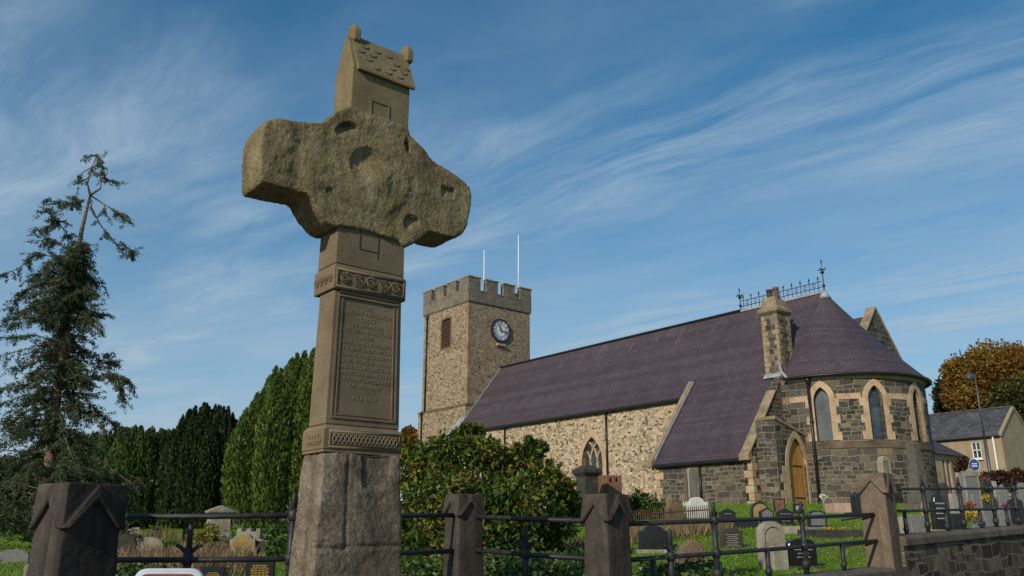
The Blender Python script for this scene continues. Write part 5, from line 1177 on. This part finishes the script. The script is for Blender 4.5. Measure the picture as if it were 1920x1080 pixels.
yew(598, 30, 640, 128, 'yew_green', 'largest bright green yew, partly hidden by the cross shaft', 170, 2000, .30, .60)
yew(398, 35, 752, 66, 'yew_dark', 'dark almost black yew between two green ones', 140, 850, .0, .68)
yew(268, 37, 798, 70, 'yew_mid', 'broad flat-topped mid green yew left of the dark one', 170, 700, 0, .90)
yew(338, 34.5, 826, 20, 'yew_green', 'slim yellowish green yew squeezed beside the dark one', 26, 800, 0, .8)
yew(172, 42, 808, 48, 'yew_mid', 'low green yew just right of the tall spruce', 110, 600, 0, .88)
yew(60, 40, 842, 66, 'yew_dark', 'low dark yew behind the foot of the spruce', 60, 500, 0, .7)
# tall ragged spruce on the left
SY = 18.0
def sp(x, y, dy=0.0): return at(x, y, SY + dy)
def zp(x, y, dy=0.0): return sp(x / 1.742, 280 + y / 1.742, dy)
gs_ = at(88, 1000, SY); spr = thing('spruce_tree', V3(gs_[0], SY, ground_z(gs_[0], SY)), 'tall ragged blue green spruce with a bare leaning top', 'spruce tree')
mb = MB(); trunk = [V3(gs_[0], SY, ground_z(gs_[0], SY) - .1), zp(165, 1000), zp(185, 800), zp(215, 600), zp(240, 400), zp(270, 250), zp(295, 150)]; limb(mb, trunk, .14, .026, 8)
for br in ([(295, 150), (285, 112), (300, 60), (316, 22)], [(295, 150), (328, 128), (333, 100), (322, 78)]): limb(mb, [zp(*q) for q in br], .026, .010)
spk = mb.build('trunk', 'bark_pale', spr, smooth=True)
SPB = [  # branches (zoomed pixels), density, droop
    ([(316, 30), (340, 45)], 30), ([(300, 60), (325, 50), (345, 62)], 40), ([(300, 60), (275, 72), (258, 90)], 40), ([(318, 22), (300, 20), (285, 26)], 30), ([(326, 95), (350, 98), (372, 104)], 30), ([(292, 90), (270, 105), (252, 112)], 25), ([(310, 75), (330, 85), (350, 80)], 40),
    ([(295, 150), (340, 180), (390, 210), (445, 235)], 60), ([(298, 190), (330, 250), (370, 300), (435, 345)], 90), ([(340, 180), (345, 215)], 10), ([(390, 300), (420, 325), (436, 340)], 60), ([(390, 205), (415, 225)], 40),
    ([(275, 165), (235, 178), (190, 172), (150, 165)], 170), ([(215, 235), (180, 235), (150, 190)], 120), ([(218, 230), (160, 255), (120, 265)], 110), ([(235, 180), (250, 150)], 40), ([(212, 280), (240, 280)], 50),
    ([(225, 360), (120, 340), (60, 390), (8, 408)], 190), ([(225, 330), (160, 290), (125, 300)], 130), ([(180, 352), (140, 400), (100, 425)], 150),
    ([(238, 390), (290, 420), (338, 442)], 150), ([(236, 430), (285, 460), (318, 470)], 120), ([(228, 500), (300, 535), (358, 540)], 170), ([(240, 520), (305, 560), (330, 590)], 150), ([(230, 560), (285, 545), (300, 500)], 120),
    ([(215, 420), (130, 440), (75, 470), (35, 520)], 220), ([(215, 470), (120, 500), (60, 545), (20, 552)], 220), ([(222, 440), (180, 480), (140, 520)], 180),
    ([(232, 785), (290, 755), (322, 700), (345, 672)], 200), ([(290, 755), (350, 730), (400, 745), (432, 770)], 230), ([(320, 700), (360, 690), (375, 700)], 110), ([(380, 740), (400, 790), (410, 825)], 120), ([(262, 790), (300, 845), (350, 880), (410, 918)], 220), ([(300, 845), (330, 905), (345, 935)], 90), ([(240, 800), (255, 860), (262, 900)], 60)]
rs = random.Random(5); Ps, Ds = [], []; brm = MB()
def dress(pts, n, drop=.26, spread=.16, thick=.018):
    limb(brm, pts, thick, .006, 5); P = np.array(pts); seg = np.linalg.norm(np.diff(P, axis=0), axis=1); cum = np.concatenate([[0], np.cumsum(seg)])
    nt = max(4, n // 12)
    for _ in range(nt):
        u = (rs.random() ** .75) * cum[-1]; i = min(len(seg) - 1, int(np.searchsorted(cum, u)) - 1 if u > 0 else 0); i = max(i, 0); q = P[i] + (P[i + 1] - P[i]) * ((u - cum[i]) / seg[i])
        d = (P[i + 1] - P[i]) / seg[i]; dirn = d * .5 + np.array([rs.gauss(0, .7), rs.gauss(0, .7), rs.gauss(-.55, .4)]); dirn /= np.linalg.norm(dirn); ln = rs.uniform(.6, 1.3) * drop
        k = 36; t = RNG.random(k)[:, None]; C = q + dirn * ln * t + RNG.normal(0, .022, (k, 3)); Ps.append(C); Ds.append(dirn[None] * .7 + RNG.normal(0, .6, (k, 3)))
for pts, n in SPB:
    dy = rs.uniform(-.7, .7); dress([zp(x, y, dy * min(1, i / 2 + .05)) for i, (x, y) in enumerate(pts)], int(n * 2.0))
# denser lower whorls all round the trunk
for k in range(235):
    yy = 330 + (k * 61.8 % 100) / 100 * 1010 if k > 20 else rs.uniform(290, 520); tt = np.interp(yy, [150, 250, 400, 600, 800, 1000, 1400], [295, 270, 240, 215, 185, 165, 150]); b0 = zp(tt, yy)
    az = rs.uniform(0, 2 * math.pi); reach = np.interp(yy, [290, 380, 520, 640, 760, 900, 1050, 1350], [.22, .50, .90, 1.1, 1.2, 1.3, 1.65, 1.9]) * rs.uniform(.40, 1.30)
    if math.cos(az) > 0 and yy < 960: reach *= .55
    e1 = V3(math.cos(az), math.sin(az), 0); p1 = b0 + e1 * reach * .5 + UP * reach * rs.uniform(.0, .14); p2 = b0 + e1 * reach + UP * reach * rs.uniform(-.32, .05)
    dress([b0, p1, p2], int(95 + 90 * reach), .30, .2)
P = np.concatenate(Ps); D = np.concatenate(Ds); zlo = ground_z(gs_[0], SY); kk_ = P[:, 2] > zlo + .15
cloud('crown', P[kk_], D[kk_], RNG.uniform(.05, .10, kk_.sum()), RNG.uniform(.014, .026, kk_.sum()), 'spruce', spr, np.clip(RNG.normal(.48, .22, kk_.sum()), 0, 1))
brm.build('branches', 'bark_pale', spr)
# leafy laurel in front of the nave
def lobes_bush(name, lobes, Y, m, label, cat, n_per=900, leaf=(.085, .13), wr=.40, group=None, stems=True, ylow=None, droop=.15):
    X0 = at(lobes[0][0], 990, Y); g0 = ground_z(X0[0], Y); o = thing(name, V3(X0[0], Y, g0), label, cat, group); Ps, Ds = [], []; sm_b = MB()
    for lx_, ly_, lr, dy in lobes:
        c = at(lx_, ly_, Y + dy); r = lr / F_PX * (Y + dy) * 1.04; n = int(n_per * (r / .55) ** 1.6) + 80
        v = RNG.normal(size=(n, 3)); v /= np.linalg.norm(v, axis=1, keepdims=True); rad = r * (RNG.random(n) ** .33)[:, None]
        rad = rad * (1 + .22 * np.sin(v[:, :1] * 7 + lx_) * np.sin(v[:, 2:] * 6 + ly_)) * RNG.uniform(.88, 1.14, (n, 1)); P = c + v * rad * V3(1, .9, .95); Ps.append(P); Ds.append(v * .8 + RNG.normal(0, .55, (n, 3)) - UP * droop)
        if stems: limb(sm_b, [V3(X0[0] + (c[0] - X0[0]) * .3, Y, g0), V3(X0[0] + (c[0] - X0[0]) * .7, (Y + c[1]) / 2, (g0 + c[2]) / 2), c], .035, .012, 5)
    P = np.concatenate(Ps); D = np.concatenate(Ds); k = np.array([p[2] > ground_z(p[0], p[1]) + .02 for p in P]); P, D = P[k], D[k]
    t = np.clip(RNG.normal(.50, .20, len(P)) + .20 * np.sin(P[:, 0] * 4.3 + P[:, 2] * 3.1) * np.sin(P[:, 1] * 3.7 - P[:, 2] * 4.1), 0, 1)
    Lf = RNG.uniform(leaf[0], leaf[1], len(P)); cloud('foliage', P, D, Lf, Lf * wr, m, o, t, .12)
    if stems: sm_b.build('stems', 'bark', o)
    return o
lobes_bush('laurel_bush', [(905, 960, 85, 0), (772, 890, 42, .3), (800, 860, 34, .5), (845, 850, 40, .2), (880, 828, 26, .6), (905, 850, 34, .1), (940, 872, 34, .4), (985, 862, 32, .8), (1002, 850, 18, .8), (1010, 905, 44, .5), (1050, 925, 32, .9), (1068, 950, 22, 1.0), (780, 960, 58, -.4), (840, 940, 64, -.6), (960, 950, 62, -.5), (1030, 985, 48, .1), (800, 1040, 66, -.9), (880, 1040, 60, -1.0), (950, 1025, 52, -.6), (1020, 1040, 42, .2), (765, 1010, 44, -.4), (1085, 970, 14, 1.1), (862, 815, 12, .5), (895, 808, 12, .5), (925, 842, 14, .4), (1018, 838, 9, .8), (757, 858, 16, .4), (1040, 895, 14, .8), (872, 802, 7, .5), (884, 800, 6, .4), (830, 826, 8, .4), (815, 838, 7, .5), (952, 850, 8, .5), (968, 838, 7, .6), (992, 826, 8, .8), (1008, 832, 6, .8), (1058, 905, 9, .9), (1074, 930, 8, 1.0), (1082, 950, 7, 1.1), (778, 842, 8, .4), (765, 838, 6, .4), (1030, 868, 6, .8), (852, 818, 8, .5), (914, 832, 7, .4)], 11.5, 'laurel', 'big spreading green and yellow laurel bush right of the cross', 'bush', 1500, (.075, .125))
lobes_bush('clipped_bush', [(1206, 955, 34, 0), (1182, 952, 24, .1), (1232, 955, 20, .1), (1200, 942, 20, 0)], 24, 'ivy', 'rounded green bush behind the rusty grave railing', 'bush', 500, (.10, .16))
lobes_bush('yellow_bush', [(385, 1015, 26, 0), (365, 1012, 18, .2), (402, 1008, 20, .1), (392, 994, 14, .1), (352, 1028, 14, -.2)], 17, 'yellow_shrub', 'loose yellow green shrub before the pedestal monument', 'bush', 420, (.07, .12), .35)
lobes_bush('young_shrub', [(350, 958, 8, 0), (356, 975, 8, .1), (345, 968, 6, 0)], 20, 'yellow_shrub', 'small bright green sapling against the dark yew', 'bush', 200, (.08, .12), .4)
lobes_bush('ivy_bush', [(535, 1035, 26, 0), (520, 1005, 22, .6), (548, 990, 24, .8), (512, 1030, 16, .2), (552, 1060, 24, -.3)], 15, 'ivy', 'dark glossy ivy bush at the left foot of the cross', 'bush', 700, (.07, .12), .5)
lobes_bush('red_shrub', [(1804, 872, 12, 0), (1808, 864, 8, .1), (1798, 880, 8, 0)], 40, 'red_shrub', 'dark red shrub beside the blue road sign', 'bush', 300, (.14, .22), .5)
lobes_bush('red_hedge', [(1845, 904, 16, 0), (1868, 900, 18, .2), (1890, 902, 18, 0), (1912, 900, 20, .2), (1935, 902, 20, 0), (1880, 890, 9, .1), (1905, 886, 8, 0), (1855, 892, 7, 0)], 36, 'red_shrub', 'reddish brown hedge in front of the cream house', 'hedge', 420, (.12, .20), .5)
# autumn trees
def broadleaf(x, Y, yt, rpx, m, label, nl=26, n_per=900, leaf=.34, flat=.85, name='autumn_tree', seed=1):
    T = at(x, yt, Y); g0 = ground_z(T[0], Y); r = rpx / F_PX * Y * 1.05; c = V3(T[0], Y, T[2] - r * flat); o = thing(name, V3(T[0], Y, g0), label, 'tree', 'trees beyond the church'); rs = random.Random(seed); Ps, Ds, Ts = [], [], []; mb = MB()
    limb(mb, [V3(T[0], Y, g0 - .2), V3(T[0] + .1, Y, (g0 + c[2]) / 2), c], r * .07, r * .03, 8)
    for k in range(nl):
        v = np.array([rs.gauss(0, 1), rs.gauss(0, 1), rs.gauss(.15, .9)]); v /= np.linalg.norm(v); lr = r * rs.uniform(.20, .36); q = c + v * (r - lr) * rs.uniform(.72, 1.02) * V3(1, 1, flat)
        n = n_per; w = RNG.normal(size=(n, 3)); w /= np.linalg.norm(w, axis=1, keepdims=True); Ps.append(q + w * lr * (RNG.random((n, 1)) ** .4) * RNG.uniform(.8, 1.2, (n, 1))); Ds.append(w + RNG.normal(0, .6, (n, 3))); Ts.append(np.clip(RNG.normal(rs.uniform(.3, .65), .2, n), 0, 1)); limb(mb, [V3(T[0] + .05, Y, (g0 + c[2]) / 2), (c + q) / 2, q], r * .025, r * .006, 5)
    P, D, t = map(np.concatenate, (Ps, Ds, Ts)); cloud('crown', P, D, leaf * RNG.uniform(.7, 1.3, len(P)), leaf * .6, m, o, t, .1); mb.build('trunk', 'bark', o); return o
broadleaf(1858, 74, 634, 100, 'autumn', 'large orange brown autumn tree behind the cream house', 70, 700, .32, .9, seed=3)
broadleaf(1788, 80, 700, 52, 'autumn_dark', 'dark green tree between the apse and the orange tree', 30, 500, .34, 1.0, 'dark_tree', 4)
broadleaf(1905, 70, 690, 72, 'autumn_green', 'olive green tree in front of the orange one at the right edge', 40, 500, .32, 1.0, 'olive_tree', 5)
broadleaf(1800, 82, 742, 46, 'autumn_green', 'low yellow green tree above the slate roof of the house', 26, 450, .34, 1.0, 'low_tree', 9)
broadleaf(772, 70, 798, 34, 'autumn', 'small orange tree between the cross and the church tower', 18, 420, .3, 1.0, seed=6)
broadleaf(742, 72, 812, 26, 'autumn', 'rust coloured treetop close behind the cross shaft', 14, 350, .3, 1.0, seed=8)
for k, (x, yt, rp) in enumerate(((20, 868, 60), (-60, 850, 80), (230, 842, 50), (330, 850, 60), (460, 840, 60))):
    broadleaf(x, 62 + k * 2, yt, rp, 'autumn_dark', ['dark tree far behind the spruce at the left edge', 'dark tree just outside the left edge', 'dark tree far behind the flat-topped yew', 'dark tree far behind the almost black yew', 'dark tree far behind the largest yew'][k], 20, 350, .4, 1.0, 'dark_tree', 20 + k)
# grass, ground ivy and dry stalks
n = 150000; X = RNG.uniform(-14, 20, n); Yg = 6 + 30 * RNG.random(n) ** 1.25; z = np.array([ground_z(a, b) for a, b in zip(X, Yg)]); k = z > .7; X, Yg, z = X[k], Yg[k], z[k]
L = RNG.uniform(.022, .055, len(X)) * (1 + Yg / 50); P = np.stack([X, Yg, z + L * .42], 1); Dd = np.stack([RNG.normal(0, .45, len(X)), RNG.normal(0, .45, len(X)), np.ones(len(X))], 1)
kind(cloud('grass', P, Dd, L, L * .18 + .006, 'grass_blade'), 'stuff')
Ps, Ds = [], []
for x, y, Y, r, n in ((300, 1040, 12.5, .9, 1500), (260, 1060, 11, .7, 1200), (350, 1030, 14, .8, 900), (440, 1020, 17, .8, 700), (400, 1065, 11.5, .5, 500), (1230, 985, 17.5, .9, 1500), (1290, 985, 18.5, .7, 900), (1185, 1000, 16, .5, 500), (1100, 990, 14, .5, 600), (330, 985, 24, 1.2, 500)):
    c = at(x, y, Y); a = RNG.uniform(0, 6.28, n); q = r * np.sqrt(RNG.random(n)); X, Yq = c[0] + q * np.cos(a) * 1.4, Y + q * np.sin(a); z = np.array([ground_z(u, v) for u, v in zip(X, Yq)]); Lz = RNG.uniform(.10, .34, n); Ps.append(np.stack([X, Yq, z + Lz * .45], 1)); Ds.append(np.stack([RNG.normal(0, .35, n), RNG.normal(0, .35, n), np.ones(n)], 1) * Lz[:, None])
P = np.concatenate(Ps); D = np.concatenate(Ds); kind(cloud('dry_grass', P, D, np.linalg.norm(D, axis=1), .018, 'dry_grass'), 'stuff')
Ps = []
for x0, x1, Y, n, h in ((900, 1100, 8.6, 5200, .42), (1180, 1330, 9.6, 2600, .22), (740, 900, 8.3, 1800, .40), (235, 330, 9, 1200, .3)):
    u = RNG.uniform(x0, x1, n); X = (u - 960) / F_PX * Y * 1.04; Yq = Y + RNG.normal(0, .45, n); z = np.array([ground_z(p, q) for p, q in zip(X, Yq)]); Ps.append(np.stack([X, Yq, z + h * RNG.random(n) ** 1.3], 1))
P = np.concatenate(Ps); kind(cloud('ground_ivy', P, RNG.normal(size=(len(P), 3)), RNG.uniform(.04, .075, len(P)), RNG.uniform(.03, .05, len(P)), 'ivy', cup=.1), 'stuff')
